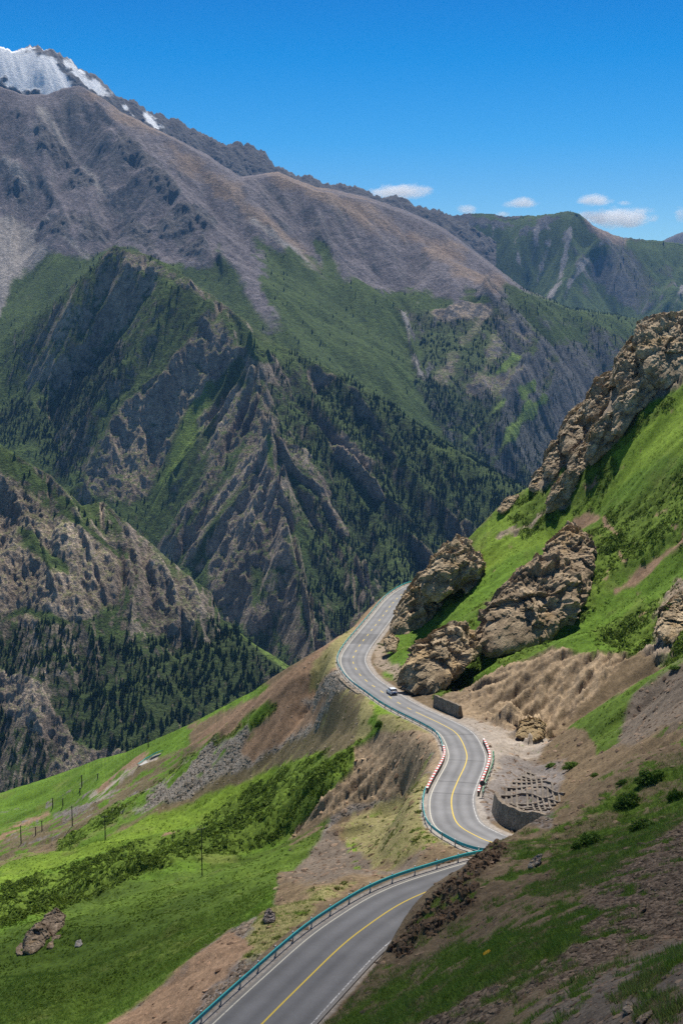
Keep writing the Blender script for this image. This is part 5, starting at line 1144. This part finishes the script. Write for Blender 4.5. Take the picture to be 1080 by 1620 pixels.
# ---------------------------------------------------------------- clouds beyond the air box
def cloud(px_, py_, w_, h_, seed, dens=.005):
    Yc_ = 21000.; p = P(px_, py_, Yc_); sx, sz = w_*Yc_/2000/2*1.25, h_*Yc_/2000/2*1.5; sy = sx*.8
    m = bpy.data.materials.new('cloud'); m.use_nodes = True; nt = m.node_tree; nt.nodes.remove(nt.nodes['Principled BSDF']); N = nt.nodes.new; L = nt.links.new
    tc = N('ShaderNodeTexCoord'); ln = N('ShaderNodeVectorMath'); ln.operation = 'LENGTH'; L(tc.outputs['Object'], ln.inputs[0])
    mp = N('ShaderNodeMapping'); mp.inputs['Scale'].default_value = (sx/330, sy/330, sz/170); mp.inputs['Location'].default_value = (seed*3.1, seed, 0); L(tc.outputs['Object'], mp.inputs[0])
    n = N('ShaderNodeTexNoise'); n.inputs['Scale'].default_value = 1; n.inputs['Detail'].default_value = 7; n.inputs['Roughness'].default_value = .68; L(mp.outputs[0], n.inputs['Vector'])
    sb = N('ShaderNodeMath'); sb.operation = 'MULTIPLY_ADD'; sb.inputs[1].default_value = -.62; sb.inputs[2].default_value = -.06; L(ln.outputs['Value'], sb.inputs[0])
    ad = N('ShaderNodeMath'); ad.operation = 'ADD'; L(sb.outputs[0], ad.inputs[0]); L(n.outputs['Fac'], ad.inputs[1])
    mr = N('ShaderNodeMapRange'); mr.inputs['From Min'].default_value = 0.0; mr.inputs['From Max'].default_value = .25; mr.inputs['To Min'].default_value = 0; mr.inputs['To Max'].default_value = dens; L(ad.outputs[0], mr.inputs['Value'])
    pv = N('ShaderNodeVolumePrincipled'); pv.inputs['Color'].default_value = (1, 1, 1, 1); pv.inputs['Anisotropy'].default_value = .2; L(mr.outputs[0], pv.inputs['Density']); L(pv.outputs[0], nt.nodes['Material Output'].inputs['Volume'])
    V, Fc = ico(4); o = link('cloud', make_mesh('cloud', V, Fc), m, kind='structure'); o.location = p; o.scale = (sx, sy, sz); return o
for q, a in enumerate([(628,304,112,22),(824,321,60,16),(940,317,62,17),(988,322,26,9),(978,345,122,30),(738,332,36,16),(1076,342,24,26),(795,339,30,8),(930,342,50,16)]): cloud(*a, seed=q)

# the cloud overhead whose shadow dims the near slope, the near road and the lower meadow
def shade_cloud(tx, ty, tz, ax_, ay_, az_, rot, dens):
    t = (2130-tz)/sun_dir().z; c = Vector((tx, ty, tz))+sun_dir()*t
    m = bpy.data.materials.new('thin_cloud'); m.use_nodes = True; nt = m.node_tree; nt.nodes.remove(nt.nodes['Principled BSDF'])
    pv = nt.nodes.new('ShaderNodeVolumePrincipled'); pv.inputs['Color'].default_value = (1, 1, 1, 1); pv.inputs['Density'].default_value = dens; nt.links.new(pv.outputs[0], nt.nodes['Material Output'].inputs['Volume'])
    V, Fc = ico(4); V = V*(1+.16*fbm3(V, .6, 4, int(abs(tx))+7)[:, None]); o = link('cloud', make_mesh('cloud', V, Fc), m, kind='structure'); o.location = c; o.scale = (ax_, ay_, az_); o.rotation_euler = (0, 0, rot)
shade_cloud(20, 62, -45, 95, 100, 16, 0, .027)
shade_cloud(-75, 175, -90, 62, 52, 14, .3, .024)
# ---------------------------------------------------------------- camera, light, air
cam = bpy.data.cameras.new('camera'); co = bpy.data.objects.new('camera', cam); COL.objects.link(co)
cam.sensor_fit = 'VERTICAL'; cam.sensor_height = 36; cam.lens = F/1620*36; cam.clip_start = .5; cam.clip_end = 90000
co.rotation_euler = (math.pi/2-TH, 0, 0); SC.camera = co
d = sun_dir()
sl = bpy.data.lights.new('sun', 'SUN'); sl.energy = 5.0; sl.angle = math.radians(.5); sl.color = (1, .955, .88)
so = bpy.data.objects.new('sun', sl); COL.objects.link(so); so.rotation_euler = d.to_track_quat('Z', 'Y').to_euler()
w = bpy.data.worlds.new('World'); SC.world = w; w.use_nodes = True
bg = w.node_tree.nodes['Background']; sky = w.node_tree.nodes.new('ShaderNodeTexSky'); sky.sky_type = 'NISHITA'; sky.sun_disc = False
sky.sun_elevation = SUN_EL; sky.sun_rotation = SUN_AZ; sky.altitude = 3500; sky.air_density = 1.0; sky.dust_density = 0.0; sky.ozone_density = 4.0
wn = w.node_tree
tcw = wn.nodes.new('ShaderNodeTexCoord'); sx = wn.nodes.new('ShaderNodeSeparateXYZ'); wn.links.new(tcw.outputs['Generated'], sx.inputs[0])
rp = wn.nodes.new('ShaderNodeValToRGB'); wn.links.new(sx.outputs['Z'], rp.inputs['Fac'])
RAMP = [(0.0,(.90,.94,.80)),(.08,(.66,.88,.82)),(.15,(.17,.74,.92)),(.21,(.0,.62,.92)),(.28,(.0,.48,.85)),(.6,(.10,.36,.62)),(1.0,(.20,.40,.60))]
while len(rp.color_ramp.elements) < len(RAMP): rp.color_ramp.elements.new(.5)
for e, (q, cl) in zip(rp.color_ramp.elements, RAMP): e.position = q; k_ = 1.38 if q < .4 else 1.; e.color = (cl[0]*k_, cl[1]*k_, cl[2]*k_, 1)
ml = wn.nodes.new('ShaderNodeVectorMath'); ml.operation = 'MULTIPLY'; wn.links.new(sky.outputs[0], ml.inputs[0]); wn.links.new(rp.outputs['Color'], ml.inputs[1])
wn.links.new(ml.outputs[0], bg.inputs[0]); bg.inputs[1].default_value = .074
vs = SC.view_settings; vs.view_transform = 'Standard'; vs.look = 'None'; vs.exposure = .36; vs.gamma = 1
# air
HZ = dict(x=(-9000, 9000), y=(-300, 15500), z=(-1305, 1900))
V = [(a, b, c) for a in HZ['x'] for b in HZ['y'] for c in HZ['z']]
Fq = [(0,1,3,2),(4,6,7,5),(0,4,5,1),(2,3,7,6),(0,2,6,4),(1,5,7,3)]
hm = bpy.data.materials.new('haze'); hm.use_nodes = True; nt = hm.node_tree; nt.nodes.remove(nt.nodes['Principled BSDF'])
pv = nt.nodes.new('ShaderNodeVolumePrincipled'); pv.inputs['Density'].default_value = 2.1e-5; pv.inputs['Color'].default_value = (.22, .50, 1, 1); pv.inputs['Anisotropy'].default_value = 0.0
nt.links.new(pv.outputs[0], nt.nodes['Material Output'].inputs['Volume'])
link('haze', make_mesh('haze', V, Fq, smooth=False), hm, kind='stuff')
gm = flat_mat('valley_ground', (.05,.07,.03), .95, .3, 200)
gs = np.array([(-8900,-200,-1300),(8900,-200,-1300),(8900,15400,-1300),(-8900,15400,-1300)], float)
link('ground', make_mesh('ground', gs, [(0,1,2,3)]), gm, kind='structure')
SC.cycles.max_bounces = 6; SC.cycles.diffuse_bounces = 2; SC.cycles.volume_bounces = 3; SC.cycles.transparent_max_bounces = 8

SC.cycles.use_denoising = False
